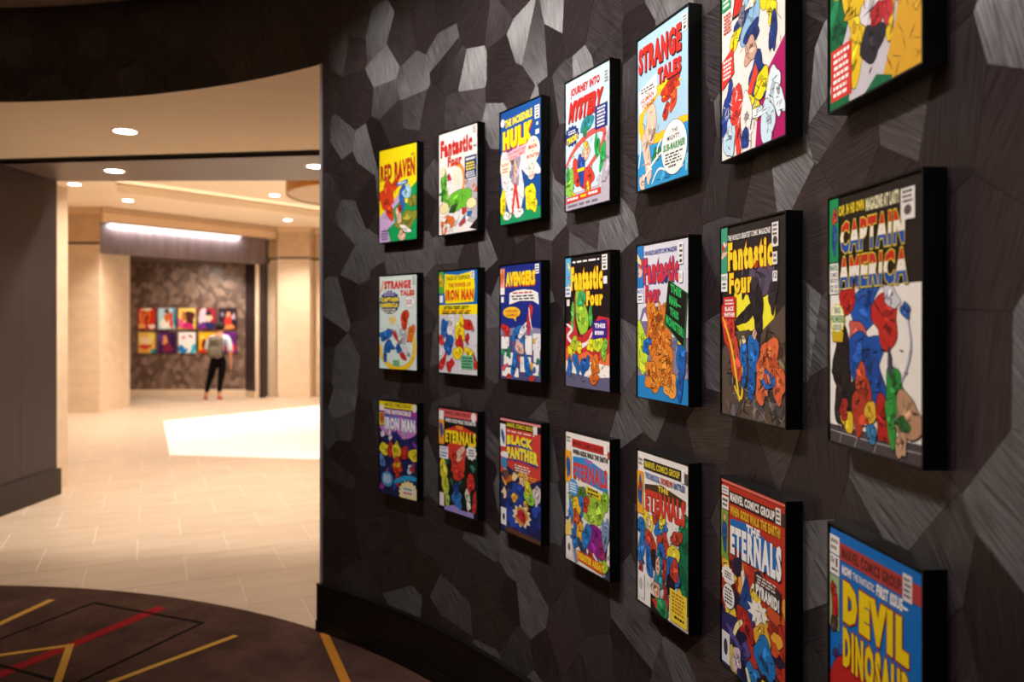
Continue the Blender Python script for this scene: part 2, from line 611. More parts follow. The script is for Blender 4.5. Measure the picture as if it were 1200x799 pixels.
p, q = gp(570, 520), gp(0, 758)
stripe([p, ext(p, q, 1.5)], 0.075, 'r', 'red_stripe', .0012)
p, q, r_, t_ = gp(0, 632), gp(330, 504), gp(712, 575), gp(290, 777)
stripe([ext(q, p, .9), q, r_, ext(r_, t_, .5)], 0.017, 'k', 'black_stripe', .0018)
p, q = gp(0, 725), gp(190, 777)
stripe([ext(q, p, .6), ext(p, q, .7)], 0.02, 'k', 'black_stripe', .0019)
p, q = gp(830, 620), gp(412, 777)
stripe([p, ext(p, q, .9)], 0.034, 'y', 'yellow_stripe', .0016)
p, q, t_ = gp(0, 690), gp(246, 655), gp(205, 777)
stripe([ext(q, p, .8), q, ext(q, t_, .6)], 0.034, 'y', 'yellow_stripe', .0022)
p, q = gp(1138, 610), gp(1212, 777)
stripe([p, ext(p, q, .7)], 0.042, 'o', 'ochre_stripe', .0016)

# ------------------------------------------------------------------ lobby shell
# low ceiling between the round room and the portal
DL0, DL1 = (-9.5, 7.28), (2.6, 5.72)      # line of the shadow gap
arcpts = [pol(RW + 0.27, R(a)) for a in np.linspace(15, 54.0, 20)] + [pol(RW + 0.004, R(a)) for a in np.linspace(54.4, 126, 48)] + [pol(RW + 0.27, R(a)) for a in np.linspace(126.1, 150, 14)]
low = [(2.6, 2.0)] + arcpts + [(-9.5, 3.0), DL0, DL1]
structure(prism('ceiling_passage', low, Z_HEAD, Z_HEAD + 0.06, M['ceil']))
gw = 0.10
structure(prism('trim_2', [DL0, DL1, (DL1[0], DL1[1] + gw), (DL0[0], DL0[1] + gw)], Z_HEAD + 0.03, Z_HEAD + 0.1, M['gap']))
structure(prism('trim_4', [(DL0[0], DL0[1] - .012), (DL1[0], DL1[1] - .012), DL1, DL0], Z_HEAD - 0.012, Z_HEAD + 0.06, M['gap']))
structure(prism('trim_3', [(DL0[0], DL0[1] + gw), (DL1[0], DL1[1] + gw), (2.6, 7.36), (-9.5, 7.62)], 2.93, 3.05, M['soffit']))
# bulkhead above the portal on the lobby side
structure(prism('wall_bulkhead', [(-9.5, 7.40), (2.6, 7.14), (2.6, 7.34), (-9.5, 7.60)], 3.05, 4.05, M['tan']))

# wood-clad portal wall at the left, in upright boards
pw = structure(box_obj('wall_portal', (-4.62, -4.267, 5.3, 7.50, 0, 2.93), M['wood_trim']))
y = 5.3
k = 0
while y < 7.49:
    y1 = min(7.5, y + 0.55)
    box_obj('wood_panel', (-4.267, -4.255, y + .001, y1 - .001, .2, 2.93), M['wood'], pw)
    y = y1
structure(box_obj('baseboard_portal', (-4.30, -4.228, 5.3, 7.53, 0, 0.245), M['wood_trim'], bevel=0.004))
pier = structure(box_obj('wall_pier', (-5.2, -4.362, 7.505, 7.87, 0, 2.93), M['stone']))
box_obj('stone_panel', (-4.365, -4.355, 7.512, 7.865, 1.46, 2.925), M['stone'], pier)
box_obj('stone_panel', (-4.365, -4.355, 7.512, 7.865, 0.0, 1.455), M['stone'], pier)

# lobby ceilings: soffit at 3.7 with a raised tray
Z_SOF, Z_TRAY = 3.70, 3.90
u = Vector((0.625, 0.78))
T0 = Vector((-6.3, 12.8)); T1 = T0 + u * 6.6
T2 = Vector((2.6, 18.2)); T3 = Vector((2.6, 9.0)); T4 = Vector((-4.6, 9.0))
structure(prism('ceiling_soffit_left', [(-9.5, 7.5), (-4.0, 7.5), tuple(T4), tuple(T0), (-9.5, 18.6)], Z_SOF, Z_SOF + 0.05, M['ceil']))
structure(prism('ceiling_soffit_far', [(-9.5, 18.6), tuple(T0), tuple(T1), (2.6, 18.6)], Z_SOF, Z_SOF + 0.05, M['ceil']))
structure(prism('ceiling_soffit_near', [(-4.0, 7.5), (2.6, 7.3), tuple(T3), tuple(T4)], Z_SOF, Z_SOF + 0.05, M['ceil']))
structure(prism('ceiling_tray', [(-8.4, 7.6), (2.6, 7.6), (2.6, 18.6), (-8.4, 18.6)], Z_TRAY, Z_TRAY + 0.05, M['ceil']))
def upstand(a, b, nm):
    d = (b - a).normalized(); nn = Vector((-d.y, d.x)) * 0.05
    a = a - d * .05; b = b + d * .05
    structure(prism(nm, [tuple(a), tuple(b), tuple(b + nn), tuple(a + nn)], Z_SOF + 0.0505, Z_SOF + 0.13, M['ceil']))
upstand(T0, T1, 'trim_5')
upstand(T4, T0, 'trim_6')

# outer walls of the lobby
structure(prism('wall_lobby_left', [(-9.5, 3.0), (-9.4, 3.0), (-9.4, 18.6), (-9.5, 18.6)], 0, 4.0, M['tan']))
structure(prism('wall_lobby_right', [(2.5, 2.0), (2.6, 2.0), (2.6, 18.6), (2.5, 18.6)], 0, 4.0, M['tan']))
structure(prism('wall_lobby_back', [(-9.5, 18.5), (2.6, 18.5), (2.6, 18.6), (-9.5, 18.6)], 0, 4.0, M['tan']))

# stone columns, each of a tall slab, a dark bronze line and an upper band
def column(name, label, x0, x1, y0, y1, zs):
    c = empty(name, ((x0 + x1) / 2, y0, 0))
    ox, oy = (x0 + x1) / 2, y0
    box_obj('shaft', (x0 - ox, x1 - ox, 0, y1 - oy, 0, zs - .02), M['stone'], c, bevel=0.004)
    box_obj('bronze_line', (x0 - ox + .012, x1 - ox - .012, .012, y1 - oy, zs - .02, zs + .02), M['bronze'], c)
    box_obj('upper_band', (x0 - ox, x1 - ox, 0, y1 - oy, zs + .02, Z_SOF - 0.12), M['stone_up'], c, bevel=0.004)
    box_obj('capital', (x0 - ox - .01, x1 - ox + .01, -.01, y1 - oy, Z_SOF - 0.12, Z_SOF), M['tan'], c)
    structure(c)
    return c
column('wall_column_left', '', -9.3, -7.43, 14.46, 15.6, 3.05)
column('wall_column_right', '', -5.08, -4.38, 17.38, 18.4, 3.02)
column('wall_column_side', '', -5.36, -5.09, 17.60, 18.4, 3.02)
column('wall_column_far', '', -4.37, 2.4, 17.75, 18.4, 3.02)

# alcove with the far posters
YP = 17.52
structure(box_obj('wall_alcove', (-8.36, -5.82, YP, YP + .1, 0.0, 3.69), M['far_veneer']))
structure(box_obj('baseboard_alcove', (-8.36, -5.80, YP - 0.03, YP, 0, 0.16), M['stone'], bevel=0.003))
structure(box_obj('wall_alcove_left', (-8.80, -8.36, 17.36, 17.6, 0, 3.69), M['tan']))
structure(box_obj('wall_alcove_corner', (-9.3, -8.80, 17.62, 17.7, 0, 3.69), M['stone']))
structure(box_obj('baseboard_alcove_left', (-8.82, -8.34, 17.335, 17.36, 0, 0.16), M['stone'], bevel=0.003))
structure(prism('wall_alcove_right', [(-5.82, YP), (-5.50, 17.20), (-5.46, 17.24), (-5.78, YP + .06)], 0.12, 2.95, M['wood']))
structure(prism('baseboard_alcove_right', [(-5.84, YP), (-5.50, 17.17), (-5.46, 17.21), (-5.80, YP + .03)], 0, 0.14, M['stone']))
structure(box_obj('trim_7', (-5.50, -5.44, 17.19, 17.3, 0, 2.92), M['stone']))
structure(box_obj('trim_8', (-5.44, -5.34, 17.28, 17.4, 0, 2.92), M['wood']))

# diagonal dark fascia under a tan bulkhead
FA, FB = Vector((-7.43, 14.46)), Vector((-5.32, 17.34))
fd = (FB - FA).normalized(); fn = Vector((fd.y, -fd.x))     # fn faces the camera side
structure(prism('wall_fascia', [tuple(FA), tuple(FB), tuple(FB - fn * .08), tuple(FA - fn * .08)], 2.87, 3.45, M['fascia']))
b0, b1 = FA + fn * .12 - fd * .0, FB + fn * .12 + fd * .2
structure(prism('wall_bulkhead_far', [tuple(b0), tuple(b1), tuple(b1 - fn * .2), tuple(b0 - fn * .2)], 3.44, Z_SOF, M['tan']))
g0, g1 = b0 + fn * .015, b1 + fn * .015
gr = structure(prism('trim_9', [tuple(g0), tuple(g1), tuple(b1), tuple(b0)], Z_SOF - 0.10, Z_SOF - 0.075, M['stone_up']))
prism('slot', [tuple(g0 + fn * .02), tuple(g1 + fn * .02), tuple(b1), tuple(b0)], Z_SOF - 0.03, Z_SOF - 0.012, M['stone_up'], gr)
structure(prism('ceiling_alcove', [tuple(FA - fn * .08), tuple(FB - fn * .08), (-5.3, 17.6), (-9.3, 17.6), (-9.3, 15.6), (-7.43, 15.6)], 2.93, 2.98, M['soffit']))

# ------------------------------------------------------------------ lamps
def lamp_spot(name, parent, power, col, angle, blend, size, target=None, loc=(0, 0, -0.03)):
    d = bpy.data.lights.new(name, 'SPOT')
    d.energy = power; d.color = col; d.spot_size = R(angle); d.spot_blend = blend; d.shadow_soft_size = size
    o = bpy.data.objects.new(name, d)
    COL.objects.link(o)
    o.parent = parent
    o.location = loc
    if target is not None:
        v = Vector(target) - (Vector(parent.location) + Vector(loc))
        o.rotation_euler = v.to_track_quat('-Z', 'Y').to_euler()
    return o

ring_me = lens_me = None
def downlight(x, y, z, label, group, power, col, angle=110, r=0.075, target=None, blend=0.7):
    global ring_me, lens_me
    t = empty('recessed_downlight', (x, y, z))
    if ring_me is None:
        bm = lathe_bm([(1.0, -0.02), (1.25, -0.06), (1.28, 0.0), (1.28, 0.3), (1.0, 0.3)], 28)
        # open ring: drop the end caps
        for f in [f for f in bm.faces if len(f.verts) > 4]:
            bm.faces.remove(f)
        ro = bm_obj('trim_ring', bm, M['white_paint']); ring_me = ro.data
        lo = bm_obj('lens', lathe_bm([(1.0, -0.03), (1.0, 0.2)], 28), M['lens']); lens_me = lo.data
        ro.parent = t; lo.parent = t
    else:
        ro = bpy.data.objects.new('trim_ring', ring_me); COL.objects.link(ro); ro.parent = t
        lo = bpy.data.objects.new('lens', lens_me); COL.objects.link(lo); lo.parent = t
    for o in (ro, lo):
        o.scale = (r, r, 0.05)
    tag(t, label, 'downlight', group)
    lamp_spot('lamp', t, power, col, angle, blend, r * 0.8, target)
    return t

G1 = 'recessed downlights in the pale ceilings'
downlight(-2.72, 5.64, Z_HEAD, 'round downlight in the tan ceiling nearest the dark curved header', G1, P_PORTAL, C_WARM)
downlight(-3.47, 7.0, 2.93, 'round downlight in the brown wood soffit near the dark portal wall', G1, P_PORTAL, C_WARM)
downlight(-1.66, 6.8, 2.93, 'round downlight in the brown wood soffit, half hidden by the steel corner strip', G1, P_PORTAL, C_WARM)
downlight(-6.6, 12.1, Z_SOF, 'small downlight at far left beside the slim stone pier', G1, P_LOBBY, C_WARM, r=0.085)
downlight(-6.56, 13.7, Z_SOF, 'small downlight just above the left end of the glowing fascia', G1, P_LOBBY, C_WARM, r=0.085)
downlight(-4.56, 16.3, Z_SOF, 'small downlight nearest the right stone column', G1, P_LOBBY, C_WARM, r=0.085)
downlight(-4.26, 14.4, Z_TRAY, 'small downlight in the raised tray left of the gold drum', G1, P_LOBBY, C_WARM, r=0.085)
G2 = 'lobby downlights behind the portal soffit'
for x, y, z, l_ in ((-3.3, 7.98, Z_SOF, 'lobby downlight just behind the brown portal soffit, near the stone pier'), (-0.8, 7.9, Z_SOF, 'lobby downlight just behind the brown portal soffit, behind the curved wall'),
                    (-3.9, 10.9, Z_TRAY, 'lobby downlight in the raised tray beside the gold drum'), (-1.2, 15.0, Z_TRAY, 'lobby downlight in the raised tray beyond the gold drum')):
    downlight(x, y, z, l_, G2, P_LOBBY, C_WARM, r=0.085)

# wall washers over the curved wall (in the ceiling above the frame)
for k, deg in enumerate((42, 29, 17, 5, -9)):
    th = R(deg)
    p = pol(RW - 1.40, th + 0.07)
    q = pol(RW, th)
    downlight(p[0], p[1], Z_CEIL, ('wall washer nearest the opening, above the farthest covers', 'second wall washer from the opening, above the covers', 'third wall washer from the opening, above the covers', 'fourth wall washer from the opening, above the nearest covers', 'wall washer farthest from the opening, beside the camera')[k], 'wall washers over the curved wall',
              P_WALL * (1.0, 1.0, 0.95, 0.8, 0.42)[k], C_WALL, angle=84, r=0.06, target=(q[0], q[1], 1.75), blend=0.6)

# unseen cove lamps added behind the tray lip to brighten the ceilings
def cove(a, b, label):
    d_ = (b - a); L_ = d_.length; an = math.atan2(d_.y, d_.x)
    t = empty('added_cove_light', tuple((a + b) / 2) + (Z_SOF + .055,), an)
    box_obj('channel', (-L_ / 2, L_ / 2, -.02, .02, -.003, .012), M['white_paint'], t)
    box_obj('lens', (-L_ / 2, L_ / 2, -.012, .012, .012, .018), M['strip'], t)
    tag(t, label, 'cove light', 'added cove lights along the raised ceiling tray')
    d = bpy.data.lights.new('lamp', 'AREA'); d.shape = 'RECTANGLE'; d.size = L_; d.size_y = .03; d.energy = P_COVE; d.color = C_WARM
    o = bpy.data.objects.new('lamp', d); COL.objects.link(o); o.parent = t; o.location = (0, 0, .022); o.rotation_euler = (PI + R(30), 0, 0)

for a_, b_, l_ in ((T0, T1, 'added warm cove light, unseen behind the far lip of the raised ceiling tray'), (T4, T0, 'added warm cove light, unseen behind the left lip of the raised ceiling tray')):
    d_ = (b_ - a_).normalized(); n_ = Vector((-d_.y, d_.x)) * .16
    cove(a_ + n_, b_ + n_, l_)

# unseen fill lamps added in the far alcove to brighten its posters
for k_, x_ in enumerate((-7.0, -6.6, -6.2)):
    downlight(x_, 14.46 + (x_ + 7.43) * 1.365 + .5, 2.93, ('added fill lamp in the far alcove ceiling, over the left posters', 'added fill lamp in the far alcove ceiling, over the middle posters',
              'added fill lamp in the far alcove ceiling, over the right posters')[k_], 'added fill lamps of the far alcove', P_ALCOVE, C_WARM, angle=100, r=.05, target=(x_ - .1, YP, 1.1))

# light strip hidden under the far bulkhead
ls = empty('led_strip', tuple(FA + fn * .06 + fd * .15) + (3.412,), math.atan2(fd.y, fd.x))
Ls = 2.75
box_obj('lens', (0, Ls, -.02, .02, -.008, .008), M['strip'], ls)
box_obj('channel', (-.01, Ls + .01, -.028, .028, .006, .02), M['metal'], ls)
tag(ls, 'long white light strip along the top of the far dark fascia', 'light strip')
d = bpy.data.lights.new('lamp', 'AREA'); d.shape = 'RECTANGLE'; d.size = Ls; d.size_y = 0.06; d.energy = P_STRIP; d.color = (0.93, 0.95, 1.0)
o = bpy.data.objects.new('lamp', d); COL.objects.link(o); o.parent = ls; o.location = (Ls / 2, 0, -.02); o.rotation_euler = (R(38), 0, 0)

# gold drum in the lobby ceiling
dr = empty('ceiling_drum', (-1.79, 10.4, 3.23))
bm = lathe_bm([(1.08, 0.0), (1.10, 0.004), (1.10, 0.67), (1.07, 0.67)], 96)
for f in [f for f in bm.faces if len(f.verts) > 4]:
    bm.faces.remove(f)
bm_obj('gold_band', bm, M['gold'], dr, smooth=False)
bm_obj('underside', lathe_bm([(1.075, 0.012), (1.075, 0.03)], 96), M['stone_up'], dr)
tag(dr, 'large round gold-banded drum hanging from the lobby ceiling', 'ceiling drum')

# ------------------------------------------------------------------ framed covers: lettering and abstract colour artwork
PW, PH = 0.288, 0.44
FACE_Y, LAYER = -0.0335, 0.9e-5
BLK = '171211'

def xz(u, v):
    return ((u - .5) * PW, (1 - v) * PH)

def clip_rect(poly, w=PW, h=PH):
    for n, d in (((1, 0), w / 2), ((-1, 0), w / 2), ((0, 1), h), ((0, -1), 0.0)):
        poly = clip(poly, n, d)
        if len(poly) < 3:
            return []
    return poly

class Print:
    """collects flat inked shapes, each on its own hair-thin layer"""
    def __init__(self):
        self.art = ([], [], [])      # verts, faces, colour per face
        self.big = ([], [], [])
        self.small = ([], [], [])
        self.k = 1
    def add(self, polys, col, dest=None):
        V, F, C = dest or self.art
        y = FACE_Y - LAYER * self.k
        self.k += 1
        for p in polys:
            if len(p) < 3:
                continue
            o = len(V)
            V.extend((a, y, b) for a, b in p)
            F.append(tuple(range(o, o + len(p))))
            C.append(col)
    def mesh(self, d, name, parent):
        V, F, C = d
        if not F:
            return None
        return paint(mesh_obj(name, V, F, M['ink'], parent), C)

TEXT_CACHE = {}
def text_polys(s, offset, space=1.0):
    key = (s, offset, space)
    if key not in TEXT_CACHE:
        cu = bpy.data.curves.new('lettering', 'FONT')
        cu.body = s
        cu.resolution_u = 2
        cu.offset = offset
        cu.space_character = space
        cu.fill_mode = 'FRONT'
        ob = bpy.data.objects.new('lettering', cu)
        COL.objects.link(ob)
        dg = bpy.context.evaluated_depsgraph_get()
        me = bpy.data.meshes.new_from_object(ob.evaluated_get(dg))
        co = np.zeros(len(me.vertices) * 3, dtype=np.float32)
        me.vertices.foreach_get('co', co)
        co = co.reshape(-1, 3)[:, :2]
        ps = [[(float(co[i][0]), float(co[i][1])) for i in p.vertices] for p in me.polygons]
        out = []
        for p in ps:                                   # lettering faces towards the viewer
            a = sum(p[i][0] * p[(i + 1) % len(p)][1] - p[(i + 1) % len(p)][0] * p[i][1] for i in range(len(p)))
            out.append(p if a > 0 else p[::-1])
        bb = (co[:, 0].min(), co[:, 1].min(), co[:, 0].max(), co[:, 1].max()) if len(co) else (0, 0, 1, 1)
        bpy.data.objects.remove(ob); bpy.data.curves.remove(cu); bpy.data.meshes.remove(me)
        TEXT_CACHE[key] = (out, tuple(float(b) for b in bb))
    return TEXT_CACHE[key]

def blob_pts(x, z, rx, rz, rot, rg, rough=0.22, n=26):
    ph = [rg.uniform(0, 2 * PI) for _ in range(4)]
    am = [rg.uniform(.3, 1) * rough / (1 + .35 * j) for j in range(4)]
    c, s = math.cos(rot), math.sin(rot)
    pts = []
    for k in range(n):
        t = 2 * PI * k / n
        r = 1 + sum(a * math.sin((j + 2) * t + p) for j, (a, p) in enumerate(zip(am, ph)))
        a, b = rx * r * math.cos(t), rz * r * math.sin(t)
        pts.append((x + a * c - b * s, z + a * s + b * c))
    return pts

def grow(pts, t):
    cx = sum(p[0] for p in pts) / len(pts); cz = sum(p[1] for p in pts) / len(pts)
    out = []
    for x, z in pts:
        d = math.hypot(x - cx, z - cz) or 1
        out.append((x + (x - cx) / d * t, z + (z - cz) / d * t))
    return out

def shade(h, f):
    v = [int(h[i:i + 2], 16) for i in (0, 2, 4)]
    return ''.join('%02X' % max(0, min(255, int(c * f + (12 if f > 1 else 0)))) for c in v)

def ribbon(pts, w):
    """smooth band along a polyline, as quads"""
    P = [Vector(p) for p in pts]
    Q = []
    for i in range(len(P) - 1):
        p0, p1, p2, p3 = P[max(i - 1, 0)], P[i], P[i + 1], P[min(i + 2, len(P) - 1)]
        for k in range(6):
            t = k / 6
            Q.append(.5 * ((2 * p1) + (p2 - p0) * t + (2 * p0 - 5 * p1 + 4 * p2 - p3) * t * t + (3 * p1 - p0 - 3 * p2 + p3) * t ** 3))
    Q.append(P[-1])
    E_ = []
    n = len(Q)
    for i, q in enumerate(Q):
        d = (Q[min(i + 1, n - 1)] - Q[max(i - 1, 0)]).normalized()
        ww = w * (0.35 + 0.65 * math.sin(PI * (i + .6) / (n + .2)) ** .5) / 2
        E_.append((q + Vector((-d.y, d.x)) * ww, q - Vector((-d.y, d.x)) * ww))
    return [[tuple(a[1]), tuple(b[1]), tuple(b[0]), tuple(a[0])] for a, b in zip(E_, E_[1:])]

def draw(pr, spec):
    for it in spec:
        k = it[0]
        if k == 'r':
            _, u0, v0, u1, v1, c = it
            pr.add([[xz(u0, v1), xz(u1, v1), xz(u1, v0), xz(u0, v0)]], c)
        elif k == 'p':
            pts = clip_rect([xz(*q) for q in it[1]])
            pr.add([pts], it[2])
        elif k == 'e':
            _, u, v, ru, rv, c = it[:6]
            x, z = xz(u, v)
            pts = [(x + ru * PW * math.cos(2 * PI * j / 28), z + rv * PH * math.sin(2 * PI * j / 28)) for j in range(28)]
            if len(it) > 6:
                pr.add([clip_rect(grow(pts, .0014))], it[6])
            pr.add([clip_rect(pts)], c)
        elif k == 's':
            _, u, v, ru, rv, n_, inn, c = it[:8]
            x, z = xz(u, v)
            pts = []
            for j in range(2 * n_):
                f = 1 if j % 2 == 0 else inn
                t = PI * j / n_
                pts.append((x + ru * PW * f * math.cos(t), z + rv * PH * f * math.sin(t)))
            pr.add([clip_rect(pts)], c)
        elif k == 'o':
            _, u, v, ru, rv, rot, c, seed = it[:8]
            rg = random.Random(seed)
            x, z = xz(u, v)
            pts = blob_pts(x, z, ru * PW, rv * PH, R(rot), rg)
            if len(it) < 9:
                pr.add([clip_rect(grow(pts, .0016))], BLK)
            pr.add([clip_rect(pts)], c)
            if min(ru * PW, rv * PH) > .008 and len(it) < 9:
                a, b = ru * PW, rv * PH
                co, si = math.cos(R(rot)), math.sin(R(rot))
                def inner(f, g):
                    return (x + f * a * co - g * b * si, z + f * a * si + g * b * co)
                for j in range(3):
                    q = inner(rg.uniform(-.45, .45), rg.uniform(-.5, .5))
                    pr.add([clip_rect(blob_pts(q[0], q[1], a * rg.uniform(.16, .36), b * rg.uniform(.14, .34), rg.uniform(0, PI), rg, .35, 14))],
                           shade(c, (.62, 1.25, .8)[j]))
                st = []
                for j in range(5):
                    q = Vector(inner(rg.uniform(-.6, .6), rg.uniform(-.65, .65)))
                    t = rg.uniform(0, PI); l = min(a, b) * rg.uniform(.3, .7)
                    d_ = Vector((math.cos(t), math.sin(t))); n_ = Vector((-d_.y, d_.x)) * rg.uniform(.0007, .0018)
                    st.append(clip_rect([tuple(q - d_ * l), tuple(q - n_), tuple(q + d_ * l), tuple(q + n_)]))
                pr.add(st, BLK)
        elif k == 'b':
            _, u0, v0, u1, v1, n_, sz, cols, seed = it
            rg = random.Random(seed)
            for j in range(n_):
                u, v = rg.uniform(u0, u1), rg.uniform(v0, v1)
                x, z = xz(u, v)
                a = sz * rg.uniform(.6, 1.35)
                pts = blob_pts(x, z, a, a * rg.uniform(.4, .8), rg.uniform(0, PI), rg, .3, 16)
                pr.add([clip_rect(grow(pts, .0011))], BLK)
                pr.add([clip_rect(pts)], cols[j % len(cols)])
        elif k == 'h':
            _, u0, v0, u1, v1, n_, ln, seed, c = it
            rg = random.Random(seed)
            polys = []
            for j in range(n_):
                x, z = xz(rg.uniform(u0, u1), rg.uniform(v0, v1))
                t = rg.uniform(0, PI); l = ln * rg.uniform(.5, 1.3)
                a = Vector((math.cos(t), math.sin(t))); b = Vector((-a.y, a.x)) * rg.uniform(.0006, .0016)
                q = Vector((x, z))
                polys.append(clip_rect([tuple(q - a * l), tuple(q - b), tuple(q + a * l), tuple(q + b)]))
            pr.add(polys, c)
        elif k == 'k':
            _, pts, w, c = it[:4]
            q = ribbon([xz(*p) for p in pts], w + (.003 if len(it) > 4 else 0))
            if len(it) > 4:
                pr.add([clip_rect(p) for p in q], it[4])
                q = ribbon([xz(*p) for p in pts], w)
            pr.add([clip_rect(p) for p in q], c)
        elif k == 'l':
            _, u0, v0, u1, v1, n_, c = it
            rg = random.Random(n_ * 7 + int(u0 * 1000))
            polys = []
            dv = (v1 - v0) / n_
            for j in range(n_):
                a = u0 + (u1 - u0) * rg.uniform(0, .06)
                e = u1 - (u1 - u0) * rg.uniform(0, .2)
                while a < e:
                    w = (u1 - u0) * rg.uniform(.1, .28)
                    b = min(a + w, e)
                    va = v0 + dv * (j + .2); vb = v0 + dv * (j + .75)
                    polys.append([xz(a, vb), xz(b, vb), xz(b, va), xz(a, va)])
                    a = b + (u1 - u0) * .05
            pr.add(polys, c)
        elif k == 't':
            _, s, u0, v0, u1, v1, c = it[:7]
            op = it[7] if len(it) > 7 else {}
            big_ = (v1 - v0) > .045
            bold = op.get('bold', .012) + (.02 if big_ else .008)
            spc = 1.0 + 2.7 * bold + (.08 if 'out' in op else 0)
            ps, bb = text_polys(s, bold, spc)
            x0, zt = xz(u0, v0); x1, zb = xz(u1, v1)
            sx = (x1 - x0) / (bb[2] - bb[0]); sz = (zt - zb) / (bb[3] - bb[1])
            rise, shear, gr = op.get('rise', 0) * PH, op.get('shear', 0), op.get('grow', 0)
            ox, oz = op.get('shift', (0, 0))
            arch = op.get('arch', 0) * PH
            def mp(q, dx=0.0, dz=0.0):
                a = (q[0] - bb[0]) * sx; b = (q[1] - bb[1]) * sz
                f = a / (x1 - x0)
                b = b * (1 + gr * (f - .5))
                return (x0 + a + b * shear + dx, zb + b + rise * (f - .5) + arch * (1 - (2 * f - 1) ** 2) + dz)
            dest = pr.big if (v1 - v0) > .045 else pr.small
            if 'shadow' in op:
                for j in range(1, 4):
                    pr.add([clip_rect([mp(q, ox * j / 3, oz * j / 3) for q in p]) for p in text_polys(s, bold + .004, spc)[0]], op['shadow'], dest)
            if 'out' in op:
                pr.add([clip_rect([mp(q) for q in p]) for p in text_polys(s, bold + max(.02, (op.get('ow', .045) - op.get('bold', .012)) * .8), spc)[0]], op['out'], dest)
            fill = text_polys(s, bold, spc)[0]
            if 'bands' in op:
                y = FACE_Y - LAYER * pr.k
                for lo, hi, bc in op['bands']:
                    zl = bb[1] + (bb[3] - bb[1]) * lo; zh = bb[1] + (bb[3] - bb[1]) * hi
                    pr.add([clip_rect([mp(q) for q in clip(clip(p, (0, 1), zh), (0, -1), -zl)]) for p in fill
                            if len(clip(clip(p, (0, 1), zh), (0, -1), -zl)) >= 3], bc, dest)
            else:
                pr.add([clip_rect([mp(q) for q in p]) for p in fill], c, dest)

def frame_mesh(w, h, d, rim):
    bm = bmesh.new()
    box(bm, -w / 2 - rim, w / 2 + rim, -d + .004, 0, -rim, h + rim)
    for x0, x1, z0, z1 in ((-w / 2 - rim, -w / 2, -rim, h + rim), (w / 2, w / 2 + rim, -rim, h + rim),
                           (-w / 2, w / 2, -rim, 0), (-w / 2, w / 2, h, h + rim)):
        box(bm, x0, x1, -d - .002, -d + .004, z0, z1)
    me = bpy.data.meshes.new('frame')
    bm.to_mesh(me); bm.free()
    me.materials.append(M['frame'])
    return me
FRAME_ME = frame_mesh(PW, PH, 0.0355, 0.0035)

def cover(col, row, label, bg, spec):
    th = R(45.2 - 6.73 * col)
    z = (1.985, 1.387, 0.795)[row]
    p = pol(RW - 0.0035, th)
    t = empty('framed_comic_cover', (p[0], p[1], z), th - PI / 2)
    tag(t, label, 'comic cover', 'framed comic covers on the curved veneer wall')
    f = bpy.data.objects.new('frame', FRAME_ME); COL.objects.link(f); f.parent = t
    y = FACE_Y
    cs_ = mesh_obj('cover_sheet', [(-PW / 2, y, 0), (PW / 2, y, 0), (PW / 2, y, PH), (-PW / 2, y, PH)], [(0, 1, 2, 3)], M['ink'], t)
    paint(cs_, [bg])
    pr = Print()
    draw(pr, spec)
    pr.mesh(pr.art, 'artwork', t)
    pr.mesh(pr.big, 'title_lettering', t)
    pr.mesh(pr.small, 'small_lettering', t)
    return t

W_, CR, YE, RD, NV = 'F4EFEA', 'F3E7CE', 'F8DF0C', 'D5281E', '10357C'
SKIN = 'E9B79A'

def code_box(u=.88, v=.02, w=.1, h=.09, bg=W_):
    return [('r', u, v, u + w, v + h, bg), ('l', u + .012, v + .006, u + w - .008, v + h - .035, 3, BLK), ('e', u + w / 2, v + h - .02, w * .3, .011, '554A48')]

def corner(u0, v0, u1, v1, top, price=True):
    vm = v0 + (v1 - v0) * .62
    s = [('r', u0, v0, u1, v1, W_), ('r', u0, v0, u1, vm, top)]
    return s

# ---------------- top row
cover(0, 0, 'framed cover with bright yellow background and dark red title, top row, farthest from camera', YE, [
    ('p', [(0, .72), (.25, .62), (.55, .5), (.7, .6), (.5, .8), (.45, 1), (0, 1)], 'C9A7D2'),
    ('o', .2, .50, .19, .14, 30, 'D9401C', 1), ('o', .42, .40, .20, .045, 35, 'D9401C', 2), ('o', .28, .68, .14, .07, -50, 'D9401C', 3),
    ('p', [(.95, .42), (1, .40), (1, 1), (.3, 1), (.22, .86), (.42, .80), (.36, .66), (.55, .58), (.75, .62), (.8, .48)], '119A54'),
    ('o', .72, .80, .26, .10, 20, '8C8A2C', 4), ('o', .88, .6, .1, .06, 0, '8C8A2C', 14), ('o', .62, .54, .09, .12, -10, '2E62B4', 5), ('o', .74, .50, .12, .06, 20, 'A8D4EC', 6),
    ('o', .52, .73, .06, .10, 10, SKIN, 7), ('o', .70, .88, .14, .03, -25, W_, 8), ('o', .6, .95, .09, .05, 0, SKIN, 9),
    ('o', .56, .66, .05, .04, 0, 'A8281E', 19),
    ('h', .1, .4, .9, .95, 26, .012, 3, BLK),
    ('t', 'RED RAVEN', .03, .16, .94, .335, 'B5261C', {'out': '7A140F', 'ow': .03, 'rise': .0, 'grow': .15, 'bold': .02}),
    ('p', [(.47, .385), (.76, .365), (.76, .405), (.47, .425)], '1F5FA8'), ('l', .5, .375, .74, .415, 1, 'BFE0F2'),
    ('l', .84, .10, .94, .135, 2, '6B5A10'), ('l', .05, .87, .24, .98, 4, '3A2A5A')])

